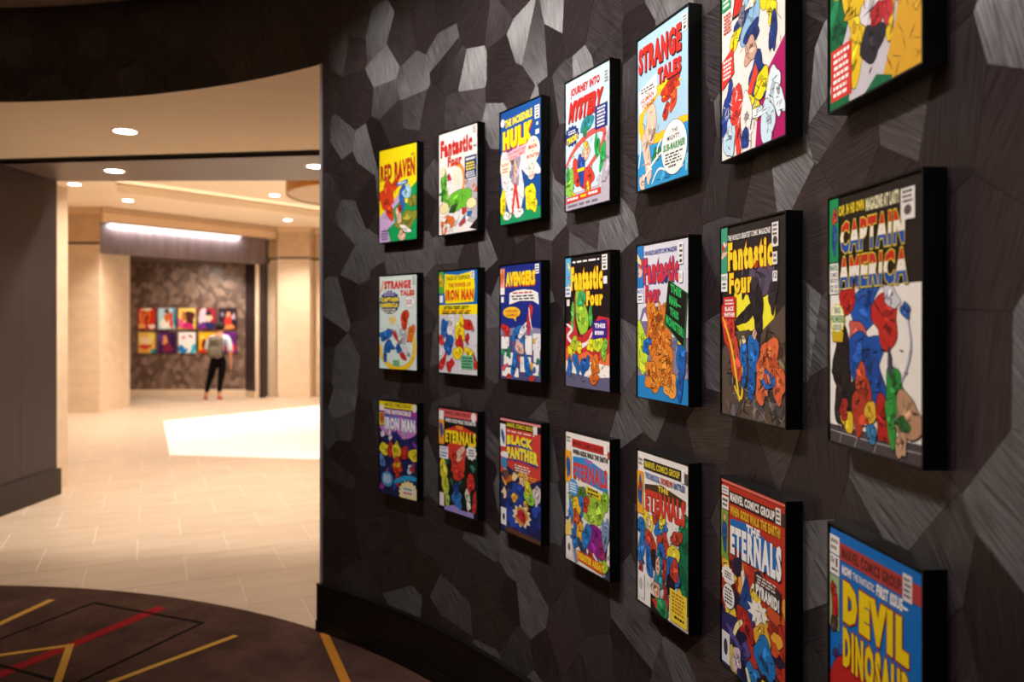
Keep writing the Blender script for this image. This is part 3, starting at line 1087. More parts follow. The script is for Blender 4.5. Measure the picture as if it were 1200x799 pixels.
cover(1, 0, 'framed white cover with red title and green blot beneath an orange arc, top row', 'F4EDE7', [
    ('p', [(.62, .62), (.75, .52), (1, .5), (1, .95), (.7, .9)], 'B9B4BA'), ('b', .66, .52, .98, .72, 12, .013, ['CFCBD0', '9C96A0', 'D86A4A'], 3),
    ('k', [(.42, .66), (.6, .62), (.66, .5), (.6, .38), (.42, .33), (.3, .34)], .014, 'F0962A', 'B0521A'),
    ('o', .14, .52, .09, .15, 0, '5AAE2E', 5), ('b', .06, .44, .24, .74, 8, .02, ['5AAE2E', '2E7A28', '8CD048'], 6),
    ('o', .56, .68, .25, .11, 10, '6EBE34', 7), ('o', .38, .76, .10, .04, 20, '2E5A1E', 8), ('o', .66, .80, .06, .03, 30, 'D03A22', 9),
    ('e', .14, .74, .12, .055, 'F2E6A8', BLK), ('e', .84, .74, .12, .05, 'F2E6A8', BLK), ('o', .27, .45, .05, .03, 0, 'C8283A', 10),
    ('o', .22, .90, .17, .085, 35, 'E8752E', 11), ('o', .70, .87, .18, .03, 30, '2E6AB4', 12), ('o', .62, .91, .08, .02, 30, 'D03A28', 13),
    ('b', .05, .82, .95, .97, 12, .014, ['E4E0DE', 'CFCACA', 'F2EEEA'], 14), ('p', [(1, .88), (1, 1), (.8, .97)], BLK),
    ('h', .05, .45, .95, .97, 34, .012, 4, BLK),
    ('t', 'Fantastic', .05, .075, .86, .24, RD, {'out': '8A1A14', 'ow': .03, 'bold': .02}),
    ('t', 'Four', .24, .25, .60, .345, RD, {'out': '8A1A14', 'ow': .03, 'bold': .02}),
    ('r', .68, .29, .97, .50, '14346E'), ('l', .71, .30, .95, .34, 1, W_), ('l', .71, .345, .95, .43, 3, YE), ('l', .71, .435, .95, .495, 3, W_),
    ('e', .1, .38, .07, .05, 'EFE3C0'), ('e', .47, .46, .08, .09, 'F6EBCB'), ('l', .88, .02, .96, .09, 4, '9A8C86'), ('r', .9, .20, .96, .215, BLK)])

cover(2, 0, 'framed navy cover with bold yellow title and pale grey towering shape, top row', '0E4A92', [
    ('r', 0, .90, 1, 1, '14905A'),
    ('o', .36, .62, .22, .30, 0, 'E9E4E4', 21), ('o', .70, .52, .27, .09, -38, 'E4DEDE', 22), ('o', .10, .52, .10, .18, 8, 'E0DADA', 23),
    ('o', .36, .50, .15, .16, 0, '9A90A4', 24), ('o', .36, .84, .17, .11, 0, 'EFE9E6', 25), ('o', .38, .55, .04, .09, 0, 'E9B79A', 26),
    ('k', [(.38, .66), (.34, .80), (.31, .92)], .016, 'D2301E'), ('k', [(.38, .66), (.43, .80), (.48, .91)], .016, 'D2301E'),
    ('o', .07, .82, .075, .12, 0, 'F2DC1E', 27), ('o', .74, .80, .12, .11, 0, 'F6E01C', 28), ('o', .82, .86, .08, .08, 0, 'F6E01C', 29),
    ('o', .18, .93, .10, .035, 0, 'F1ECE8', 30), ('o', .50, .92, .08, .035, 0, 'F1ECE8', 31), ('h', .05, .38, .9, .95, 34, .014, 8, BLK),
    ('t', 'THE INCREDIBLE', .12, .075, .79, .145, YE, {'bold': .03, 'rise': .02}),
    ('t', 'HULK', .06, .17, .80, .345, YE, {'bold': .07, 'shadow': 'D8301E', 'shift': (.006, -.007), 'grow': .1}),
    ('p', [(.17, .375), (.66, .345), (.66, .425), (.17, .455)], 'F2B4BC'),
    ('t', 'THE STRANGEST MAN', .20, .375, .64, .40, 'C22A2A', {'rise': .02}), ('t', 'OF ALL TIME!!', .24, .41, .60, .435, 'C22A2A', {'rise': .02}),
    ('e', .80, .42, .165, .115, CR), ('p', [(.70, .50), (.84, .50), (.82, .57), (.74, .57)], CR), ('e', .77, .62, .075, .045, CR),
    ('t', 'IS HE', .75, .335, .86, .355, '4A3A20'), ('t', 'MAN', .70, .37, .90, .41, RD, {'bold': .04}), ('t', 'OR', .77, .42, .83, .437, '4A3A20'),
    ('t', 'MONSTER', .66, .45, .95, .485, RD, {'bold': .03}), ('t', 'OR', .755, .525, .82, .545, '3A7A30'), ('t', 'IS HE', .73, .595, .82, .613, '4A3A20'), ('t', 'BOTH', .72, .62, .83, .647, RD, {'bold': .04}),
    ('s', .13, .50, .16, .075, 14, .86, CR), ('t', 'FANTASY', .03, .46, .23, .49, RD, {'bold': .02}), ('l', .05, .50, .22, .55, 2, 'B8452A'),
    ('e', .06, .10, .05, .035, W_)] + code_box(.85, .06, .11, .11) + [('r', .87, .26, .95, .30, W_), ('r', .885, .20, .93, .225, W_)])

cover(3, 0, 'framed pale blue cover with slanted red title and red ring, top row', 'C9E2EC', [
    ('p', [(1, .42), (.86, .62), (.80, .86), (1, .86)], 'B1A8B4'), ('b', .84, .55, 1, .9, 10, .012, ['CFC8D0', '8E8494'], 31),
    ('p', [(0, .88), (.9, .86), (1, .8), (1, 1), (0, 1)], 'B6ACB8'), ('b', .55, .74, .8, .87, 6, .016, ['9A96A8', 'C4C0CC'], 32),
    ('k', [(0, .66), (.2, .55), (.5, .475), (.78, .46), (.88, .50), (.80, .60), (.62, .68), (.45, .74)], .018, 'D9564E', '8A2A26'),
    ('k', [(0, .80), (.15, .79), (.3, .77)], .018, 'D9564E', '8A2A26'),
    ('o', .30, .74, .12, .12, 15, 'D8402E', 34), ('o', .52, .80, .14, .085, -40, 'D8402E', 35), ('o', .37, .71, .07, .14, 0, '27479A', 36), ('o', .48, .60, .10, .04, 30, SKIN, 37),
    ('r', .28, .70, .44, .725, YE), ('o', .52, .87, .035, .05, 0, 'F2D230', 38), ('o', .17, .90, .05, .04, 0, 'F2D230', 39), ('o', .48, .54, .05, .03, 0, 'F2C63A', 40),
    ('o', .72, .58, .05, .09, 0, '1FA04A', 41), ('o', .84, .66, .06, .09, -20, '2BAA50', 42), ('o', .10, .80, .10, .11, 0, '8CC850', 43), ('o', .06, .72, .04, .06, 0, '3BA050', 44),
    ('o', .50, .385, .14, .055, 15, '2A8C96', 45), ('o', .46, .44, .06, .03, 50, '2A8C5A', 46), ('h', .05, .5, .95, .9, 34, .013, 9, BLK),
    ('t', 'JOURNEY INTO', .12, .065, .78, .145, RD, {'bold': .03, 'rise': .005}),
    ('t', 'MYSTERY', .06, .165, .80, .325, RD, {'bold': .05, 'shear': .22, 'shadow': '7A140F', 'shift': (.003, -.004)}),
    ('s', .15, .43, .18, .085, 13, .82, '122E78'), ('l', .06, .385, .26, .42, 2, W_), ('t', 'THOR!', .03, .43, .29, .485, YE, {'bold': .05, 'rise': .02}),
    ('r', .68, .29, .94, .46, '122E78'), ('l', .72, .30, .91, .45, 6, W_),
    ('p', [(.02, .90), (.80, .885), (.80, .93), (.02, .945)], 'D6382A'), ('l', .04, .90, .33, .935, 1, W_), ('l', .36, .897, .50, .932, 1, YE), ('l', .52, .893, .78, .928, 1, W_),
    ('l', .02, .955, .85, .985, 1, '7A7080'), ('e', .06, .08, .05, .03, W_), ('l', .88, .06, .96, .15, 4, 'A08A70'), ('r', .90, .26, .95, .285, CR)])

cover(4, 0, 'framed sky blue cover with flame ring and white oval caption, top row', 'A7CBDF', [
    ('p', [(0, .76), (.35, .70), (.6, .68), (1, .66), (1, 1), (0, 1)], '2E96CC'), ('b', .4, .72, 1, .95, 12, .018, ['4FB2DC', '1E7AB8', '7CCBE8'], 51),
    ('k', [(1, .66), (.8, .66), (.5, .70), (.2, .68), (.07, .60), (.12, .48), (.30, .44), (.46, .39), (.66, .385)], .026, 'F6C21C', 'E8781A'),
    ('o', .66, .42, .18, .06, 10, 'C2301C', 52), ('o', .72, .46, .08, .10, -15, 'D8481E', 53), ('o', .58, .56, .09, .03, 45, 'C2301C', 54), ('s', .64, .41, .24, .07, 9, .6, 'F6D21C'), ('o', .66, .415, .15, .05, 10, 'C2301C', 55), ('b', .54, .39, .80, .45, 7, .014, ['D8481E', 'A82418'], 56),
    ('o', .28, .60, .11, .13, 10, 'EBC3AA', 57), ('o', .20, .80, .07, .17, 12, 'EBC3AA', 58), ('o', .10, .95, .05, .06, 15, 'EBC3AA', 59), ('o', .40, .80, .07, .045, 30, '1E8A48', 60),
    ('k', [(.12, .93), (.35, .84), (.55, .80), (.7, .84)], .008, W_), ('k', [(.3, .98), (.45, .90), (.7, .95), (.9, .93)], .006, W_), ('k', [(.02, .85), (.06, .75), (.04, .62)], .006, W_), ('k', [(.4, .82), (.42, .76), (.5, .72)], .006, W_),
    ('h', .1, .5, .45, .95, 14, .016, 10, BLK), ('h', .4, .75, 1, .97, 20, .014, 11, '10507C'),
    ('t', 'STRANGE', .02, .065, .86, .235, RD, {'bold': .04, 'shadow': '241014', 'shift': (.004, -.005)}),
    ('t', 'TALES', .42, .265, .86, .365, RD, {'bold': .05, 'shadow': '241014', 'shift': (.003, -.004)}),
    ('p', [(.02, .345), (.40, .285), (.40, .42), (.04, .50)], 'F3EFEA'), ('l', .06, .335, .38, .375, 2, '6A5A58'), ('t', 'THE', .17, .375, .24, .392, '3A2A28'),
    ('t', 'HUMAN', .08, .395, .34, .43, 'C8401E', {'rise': .025, 'bold': .03}), ('t', 'TORCH.', .09, .435, .36, .47, 'C8401E', {'rise': .025, 'bold': .03}),
    ('e', .73, .80, .235, .165, 'F5F1E8', BLK), ('t', '...THE', .64, .685, .80, .71, BLK, {'shear': .15}), ('t', 'MIGHTY', .60, .722, .83, .752, BLK, {'shear': .15, 'bold': .02}),
    ('t', 'SUB-MARINER', .53, .768, .93, .812, '1E8A48', {'bold': .04, 'out': '0C3A20', 'ow': .055, 'shear': .1}), ('l', .55, .825, .90, .90, 4, '4A4442'), ('l', .62, .90, .80, .925, 1, BLK)] + code_box(.88, .035, .09, .10))

cover(5, 0, 'framed cover with cropped red letter and magenta corner, top edge of photo', 'EDE4DA', [
    ('p', [(1, .52), (.62, .70), (.55, 1), (1, 1)], 'AE1160'),
    ('p', [(.30, 0), (.46, 0), (.33, .28), (.17, .28)], BLK), ('p', [(.32, 0), (.445, 0), (.32, .265), (.195, .265)], 'DC2A1E'),
    ('p', [(.30, 0), (.52, 0), (.62, .17), (.50, .17)], BLK), ('p', [(.36, 0), (.5, 0), (.59, .155), (.52, .155)], 'DC2A1E'),
    ('o', .50, .17, .17, .055, 40, '9CC4DA', 61), ('o', .66, .25, .13, .08, 65, 'F0DA1A', 62), ('o', .76, .15, .14, .055, 60, '1C3576', 63), ('o', .86, .07, .07, .04, 50, SKIN, 64),
    ('o', .36, .34, .14, .06, 30, '1C3576', 65), ('o', .22, .40, .12, .04, 40, 'F0DA1A', 66), ('o', .48, .38, .11, .12, -15, '8FB8D8', 67), ('o', .50, .42, .13, .05, 20, '1C3576', 68), ('o', .48, .50, .10, .06, -40, 'CDA18A', 69), ('o', .34, .29, .08, .03, 50, '7A7280', 70),
    ('o', .80, .38, .09, .05, -60, 'F0DA1A', 71), ('o', .82, .48, .05, .10, 0, '1C3576', 72), ('o', .80, .29, .04, .03, 0, 'C8302A', 73), ('o', .92, .27, .05, .025, 50, 'F0DA1A', 74),
    ('o', .60, .66, .13, .11, -15, '1C3576', 75), ('o', .66, .70, .11, .07, 60, 'F0DA1A', 76), ('p', [(.56, .58), (.40, .74), (.44, .78), (.60, .63)], 'E2442E'), ('o', .48, .76, .07, .03, 0, 'F0DA1A', 77), ('o', .58, .82, .05, .05, 10, 'F0DA1A', 97),
    ('o', .80, .78, .10, .13, -15, 'DCEBF0', 78), ('o', .74, .90, .09, .12, 10, 'CFE4EE', 79), ('o', .90, .82, .06, .09, 20, 'E4F0F4', 80), ('o', .58, .83, .16, .025, 0, 'E4F0F4', 81),
    ('o', .12, .76, .09, .17, -5, '243A86', 82), ('o', .27, .80, .10, .18, 0, 'DC3A2E', 83), ('o', .42, .86, .10, .14, 0, 'F0E8E0', 84), ('o', .14, .90, .09, .10, 0, 'BCD8E8', 85), ('o', .40, .93, .07, .05, 20, '243A86', 86),
    ('h', .05, .62, .36, .98, 40, .012, 12, W_), ('h', .1, .1, .95, .95, 44, .013, 13, BLK),
    ('r', 0, .0, .16, .12, '2A8C5A'), ('o', .08, .06, .06, .04, 0, YE, 87), ('r', .01, .13, .16, .20, '2E9A60'), ('l', .03, .14, .14, .19, 2, W_), ('l', .04, .22, .18, .33, 6, 'C8402E'),
    ('p', [(.01, .47), (.20, .42), (.22, .56), (.01, .62)], 'DC3A2E'), ('l', .03, .465, .19, .575, 5, W_)])

cover(6, 0, 'framed cover with ochre and dark green shapes, cut off by top right photo edge', 'C6BEC2', [
    ('o', .06, .62, .16, .26, 0, '17663C', 91), ('o', .30, .45, .14, .36, 0, 'E6BE22', 92), ('o', .32, .78, .07, .18, 0, 'E6BE22', 93), ('b', .2, .3, .42, .75, 10, .014, ['F4DA3A', 'C89A18'], 94),
    ('r', .40, .28, .62, .58, 'A8D0E2'), ('o', .52, .56, .10, .09, 10, '58B83A', 95), ('o', .50, .64, .05, .06, 0, '2E8A30', 96), ('o', .56, .70, .14, .10, 10, 'DCD6D8', 98),
    ('o', .72, .48, .09, .18, 0, '1E4A96', 99), ('o', .86, .45, .09, .22, 0, 'C2202A', 100), ('o', .68, .72, .05, .13, 0, 'E6BE22', 101), ('h', .62, .58, .74, .86, 8, .014, 14, BLK),
    ('o', .55, .74, .08, .05, 40, 'B8282A', 102), ('o', .66, .70, .05, .09, 10, 'C8323A', 103), ('o', .50, .82, .12, .07, -30, '2E2A30', 104),
    ('p', [(1, .42), (.92, .45), (.82, .62), (.74, .80), (.60, 1), (1, 1)], 'D8A02A'), ('o', .88, .52, .04, .14, -15, 'F0C432', 105), ('o', .96, .66, .05, .12, -10, 'E8B030', 106), ('h', .68, .6, 1, .98, 24, .016, 15, '5A3A0C'),
    ('p', [(.42, 1), (.55, .95), (.72, .985), (.7, 1)], '17663C'), ('h', .1, .4, .7, .95, 30, .014, 16, BLK),
    ('p', [(0, .93), (.24, .86), (.24, 1), (0, 1)], '17663C'),
    ('r', .02, .755, .27, .965, 'D6382E'), ('l', .045, .765, .25, .955, 7, W_)])

# ---------------- middle row
cover(0, 1, 'framed pale green cover with yellow ring and red two-line title, middle row, farthest from camera', 'D6E5DE', [
    ('b', .25, .58, .8, .85, 14, .016, ['B8B4BC', 'D8D4D6', '8A8A92'], 111),
    ('k', [(.03, .74), (.06, .86), (.25, .96), (.5, 1.0), (.78, .95), (.92, .82), (.90, .66), (.80, .55)], .022, 'F4C81C', 'D87A1A'),
    ('o', .68, .47, .10, .10, -35, 'CC3A1E', 112), ('o', .84, .62, .08, .10, -15, 'E2701E', 113), ('o', .18, .64, .16, .06, 15, '2462B0', 114), ('o', .26, .76, .13, .06, -20, '1C56A4', 115), ('o', .16, .84, .05, .09, 0, '1C56A4', 116),
    ('o', .44, .65, .11, .025, -50, 'C82A28', 117), ('o', .52, .78, .09, .035, -25, '1C56A4', 118), ('o', .64, .86, .09, .03, -50, 'C82A28', 119), ('s', .36, .48, .14, .07, 8, .35, 'F0C850'), ('h', .05, .45, .9, .92, 34, .012, 17, BLK),
    ('t', 'STRANGE', .13, .06, .84, .15, RD, {'bold': .05}), ('t', 'TALES', .56, .165, .93, .225, RD, {'bold': .05}),
    ('s', .28, .29, .28, .13, 18, .9, '13306E'), ('l', .13, .175, .45, .225, 2, 'C9B6E0'),
    ('t', 'CAPTAIN', .05, .235, .51, .285, YE, {'bold': .05}), ('t', 'AMERICA', .03, .295, .51, .345, YE, {'bold': .05}), ('l', .06, .355, .5, .405, 2, 'E8E0C0'),
    ('e', .80, .29, .14, .055, 'F5F1EC', BLK), ('l', .70, .265, .9, .32, 3, 'A84A4A'), ('r', .36, .90, .56, .97, '9CD09C'), ('l', .38, .91, .54, .965, 3, '1E5A34'), ('k', [(.02, .18), (.08, .12), (.1, .05)], .01, 'E8932A'), ('l', .88, .02, .96, .12, 4, '8A9A94')])

cover(1, 1, 'framed cover with blue top, yellow title shield and grey lower picture, middle row', 'CFCBCE', [
    ('r', 0, 0, 1, .335, '1766AE'), ('r', 0, .335, 1, .43, YE), ('b', .05, .5, .95, .95, 16, .018, ['E4E0E2', 'B4B0B6', 'F2EFEE'], 121),
    ('o', .15, .56, .12, .08, -60, '2262B2', 122), ('o', .26, .72, .13, .09, 30, '1E58A6', 123), ('o', .10, .90, .06, .09, -30, 'C8262A', 124), ('o', .32, .52, .10, .10, 0, 'E6DEE0', 125), ('o', .06, .68, .07, .05, 0, 'D03A34', 126),
    ('o', .56, .58, .12, .12, 0, 'F2CE1E', 127), ('o', .76, .53, .13, .05, -20, 'C62A22', 128), ('o', .56, .72, .10, .08, 0, 'C62A22', 129), ('o', .50, .80, .13, .06, 40, 'F2CE1E', 130), ('o', .80, .80, .12, .05, -30, 'F2CE1E', 131), ('o', .30, .92, .11, .05, 50, 'C62A22', 132), ('o', .93, .88, .05, .08, 20, 'C62A22', 133), ('o', .74, .66, .05, .05, 0, 'C62A22', 143),
    ('h', .05, .46, .95, .95, 40, .014, 18, BLK),
    ('p', [(.16, .03), (.5, .05), (.90, .02), (.93, .17), (.90, .31), (.5, .32), (.18, .32), (.14, .17)], YE),
    ('t', 'TALES OF SUSPENSE', .20, .055, .80, .095, '3A3A20', {'bold': .02}), ('t', 'THE POWER OF', .25, .125, .83, .165, 'C63A1E', {'bold': .04}),
    ('t', 'IRON MAN', .18, .185, .90, .295, 'D83A1E', {'bold': .05}), ('r', 0, 0, .13, .22, '58A83A'), ('o', .06, .1, .05, .06, 0, 'E8C020', 134), ('r', .02, .24, .11, .31, W_), ('r', .83, .02, .92, .09, W_), ('l', .84, .03, .91, .085, 3, BLK),
    ('l', .12, .345, .85, .38, 2, '4A4420'), ('l', .08, .385, .9, .405, 1, RD), ('l', .08, .405, .85, .428, 1, BLK), ('r', .58, .82, .90, .95, '6CB088'), ('l', .61, .83, .88, .945, 4, '164A34')])

cover(2, 1, 'framed dark blue cover with yellow title above white picture cards, middle row', '1B2A80', [
    ('r', 0, .60, 1, 1, '4C4A78'), ('p', [(0, .56), (.1, .54), (.2, .56), (.4, .55), (.6, .56), (.8, .55), (1, .56), (1, .62), (0, .62)], '8A86A8'),
    ('r', .02, .63, .22, .74, W_), ('r', .62, .62, .78, .78, W_), ('r', .80, .60, .98, .74, 'E9E4E4'), ('r', .08, .77, .32, .88, W_), ('r', .50, .80, .76, .93, W_), ('r', .04, .90, .46, .98, W_), ('r', .80, .85, .94, .95, W_), ('r', .82, .74, .96, .84, 'E9E4E4'),
    ('b', .05, .62, .95, .96, 20, .015, ['C83A34', '2E9A58', 'E8A828', '3A6AB4', 'D8506A', '1E7A50'], 141),
    ('o', .46, .64, .15, .10, 0, '2470BE', 142), ('o', .48, .72, .10, .06, 0, 'E8B4A8', 144), ('o', .56, .58, .14, .035, 40, 'E4E4EA', 145), ('o', .14, .57, .11, .045, -35, 'C8302E', 146), ('o', .34, .88, .06, .13, -15, '1E66B4', 147), ('o', .68, .88, .06, .13, 18, '1E66B4', 148), ('o', .22, .98, .06, .025, 0, 'D0362E', 149), ('o', .78, .98, .07, .025, 0, 'D0362E', 150), ('o', .73, .47, .055, .12, -12, 'C8303A', 151), ('k', [(.71, .38), (.74, .48), (.79, .57)], .006, W_),
    ('h', .05, .55, .95, .97, 36, .011, 19, BLK),
    ('t', 'AVENGERS', .14, .065, .86, .19, 'F8D81C', {'bold': .05, 'shadow': 'D8501C', 'shift': (.003, -.005)}),
    ('r', 0, .03, .11, .26, 'F0A08A'), ('r', 0, .20, .11, .26, W_), ('o', .05, .1, .04, .06, 0, 'E0702A', 152), ('r', .02, .28, .09, .33, W_), ('r', .86, .02, .95, .10, W_), ('l', .87, .03, .94, .095, 3, BLK),
    ('p', [(.24, .25), (.4, .23), (.6, .225), (.8, .235), (.93, .26), (.95, .36), (.8, .325), (.5, .32), (.23, .35)], 'F1EDE6', ), ('l', .30, .24, .84, .265, 1, 'C8302A'), ('l', .28, .27, .88, .315, 2, BLK),
    ('e', .29, .42, .22, .05, 'F6BE2C', BLK), ('p', [(.32, .46), (.40, .455), (.40, .50)], 'F6BE2C'), ('t', 'AVENGERS', .13, .395, .45, .42, 'B8401A'), ('t', 'ASSEMBLE!', .14, .43, .44, .455, 'B8401A')])

cover(3, 1, 'framed black cover with yellow title over green blot and red field, middle row', '1B1415', [
    ('p', [(0, .55), (.2, .46), (.3, .62), (.6, .55), (.75, .46), (1, .48), (1, .9), (0, .9)], 'C92C34'), ('b', .55, .5, 1, .75, 10, .018, ['D8444A', 'B0242E'], 161),
    ('p', [(0, .78), (.15, .74), (.35, .79), (.6, .76), (.8, .80), (1, .77), (1, .93), (0, .9)], 'F3EADF'), ('p', [(0, .70), (.25, .77), (.5, .72), (.75, .79), (1, .72), (1, .82), (.6, .80), (.3, .82), (0, .80)], 'E8703A'),
    ('p', [(0, .89), (.3, .90), (.6, .92), (1, .90), (1, 1), (0, 1)], '625D78'),
    ('o', .36, .37, .14, .22, 0, '8A2A2C', 162), ('o', .37, .42, .14, .18, 0, '9CCB38', 163), ('o', .37, .33, .09, .06, 0, '3FA860', 164), ('o', .17, .46, .035, .12, 0, '5FB84A', 165), ('o', .58, .45, .035, .10, 0, '4FAE48', 166), ('b', .28, .46, .48, .56, 6, .012, ['6EB03A', 'C8DC4A'], 167),
    ('k', [(.02, .52), (.15, .56), (.05, .62), (.25, .68), (.5, .66), (.62, .58)], .012, 'F2E9E6'), ('k', [(.2, .70), (.4, .69), (.58, .64)], .010, 'EFE6E6'),
    ('o', .22, .68, .13, .05, 20, 'B4C82E', 168), ('o', .14, .73, .08, .04, -20, 'EDE02A', 169), ('o', .33, .70, .06, .04, 0, 'F2E22A', 170), ('o', .58, .68, .08, .04, 0, 'F2E22A', 171), ('o', .74, .66, .10, .07, 30, 'C6D832', 172), ('o', .88, .70, .05, .09, -20, '7CBE3C', 173),
    ('o', .10, .85, .06, .07, 0, '2466B0', 174), ('o', .26, .82, .06, .09, 20, '2466B0', 175), ('o', .45, .83, .08, .08, -30, '1E5CA6', 176), ('o', .68, .83, .09, .08, 10, 'DE7428', 177), ('o', .66, .92, .09, .045, -20, 'D86A22', 178), ('h', .03, .76, .97, .95, 40, .010, 20, BLK),
    ('l', .15, .035, .80, .06, 1, 'EFE9E4'), ('t', 'Fantastic', .13, .085, .84, .265, 'F5D521', {'bold': .05, 'out': 'C83A1C', 'ow': .075}), ('t', 'Four', .49, .275, .85, .385, 'F5D521', {'bold': .05, 'out': 'C83A1C', 'ow': .075}),
    ('r', 0, .01, .13, .30, '58ADD6'), ('b', .03, .05, .10, .25, 4, .010, [SKIN, 'E8D49A', 'D8764A'], 179), ('r', 0, .23, .13, .31, 'E8E4EA'), ('l', .01, .24, .12, .30, 2, '2A6AA8'), ('r', .03, .33, .10, .38, 'E8DCD8'),
    ('p', [(.63, .50), (.93, .485), (.93, .61), (.63, .635)], '3E2488'), ('t', 'THIS', .67, .515, .90, .55, W_, {'bold': .05}), ('l', .67, .56, .89, .61, 1, 'F2E6EC')] + code_box(.83, .02, .11, .11) + [('r', .86, .175, .94, .23, 'E8E2DE')])

cover(4, 1, 'framed pale lilac cover with tall orange shape and tilted dark sign, middle row', 'DAD6DF', [
    ('p', [(0, .55), (.1, .42), (.2, .40), (.3, .50), (.32, .62), (0, .66)], '7A6C8E'), ('p', [(.08, .50), (.15, .44), (.22, .50)], 'E6E2EA'), ('r', 0, .6, 1, .88, '8A7F98'), ('b', .3, .62, 1, .86, 12, .018, ['746A84', '9C92AA', '5A5068'], 181), ('p', [(0, .86), (.5, .84), (1, .85), (1, 1), (0, 1)], '2482C4'),
    ('o', .09, .68, .11, .17, 0, 'C4DE3A', 182), ('b', .02, .55, .16, .82, 7, .016, ['E2EA3E', '9CCB34'], 183),
    ('o', .42, .56, .23, .21, 12, 'DE7A28', 184), ('o', .52, .78, .21, .16, -20, 'E0802A', 187), ('o', .30, .86, .14, .10, 40, 'E0842C', 188), ('o', .66, .90, .13, .07, 10, 'F0A040', 191), ('o', .20, .66, .09, .05, 50, '2468B2', 192),
    ('b', .25, .40, .60, .70, 22, .011, ['F09A3C', 'C8601E', 'E88A30'], 193), ('b', .28, .7, .68, .92, 18, .011, ['F09A3C', 'C8601E', 'E88A30'], 194), ('h', .24, .40, .66, .95, 80, .010, 21, '3A1C0C'),
    ('o', .86, .74, .08, .15, -5, '1E66B8', 195), ('o', .85, .60, .07, .045, 0, 'F0D040', 196), ('o', .78, .58, .09, .02, -45, '1E66B8', 197), ('o', .84, .90, .05, .09, 0, '1E58A4', 198),
    ('t', "THE WORLD'S GREATEST COMIC MAGAZINE!", .15, .045, .78, .075, '1E3E8E', {'bold': .02}),
    ('t', 'Fantastic', .14, .095, .82, .26, 'D2323A', {'bold': .04, 'out': '24307E', 'ow': .07}), ('t', 'Four', .17, .27, .47, .38, 'D2323A', {'bold': .04, 'out': '24307E', 'ow': .07}),
    ('r', 0, 0, .13, .285, '2A78BE'), ('b', .03, .08, .10, .26, 5, .012, [SKIN, 'E8D49A', 'D03A34'], 199), ('r', 0, .285, .13, .38, 'EFECEF'), ('t', 'MARVEL', .01, .29, .12, .32, '2A5AA0'), ('l', .02, .33, .11, .37, 2, BLK),
    ('p', [(.63, .245), (.98, .335), (.93, .665), (.55, .52)], '2A7A40'), ('p', [(.635, .25), (.97, .34), (.91, .655), (.56, .51)], '1C1614'),
    ('t', 'THIS', .67, .29, .87, .345, '2FB85A', {'rise': -.045, 'bold': .04}), ('t', 'MAN\u2014', .65, .36, .86, .415, '2FB85A', {'rise': -.045, 'bold': .04}), ('t', 'THIS', .66, .43, .82, .48, '2FB85A', {'rise': -.04, 'bold': .04}), ('t', 'MONSTER!', .585, .50, .91, .56, '2FB85A', {'rise': -.09, 'bold': .04})] + code_box(.82, .03, .08, .13) + [('r', .82, .20, .89, .27, W_), ('r', .835, .215, .865, .25, 'C8C0C0')])

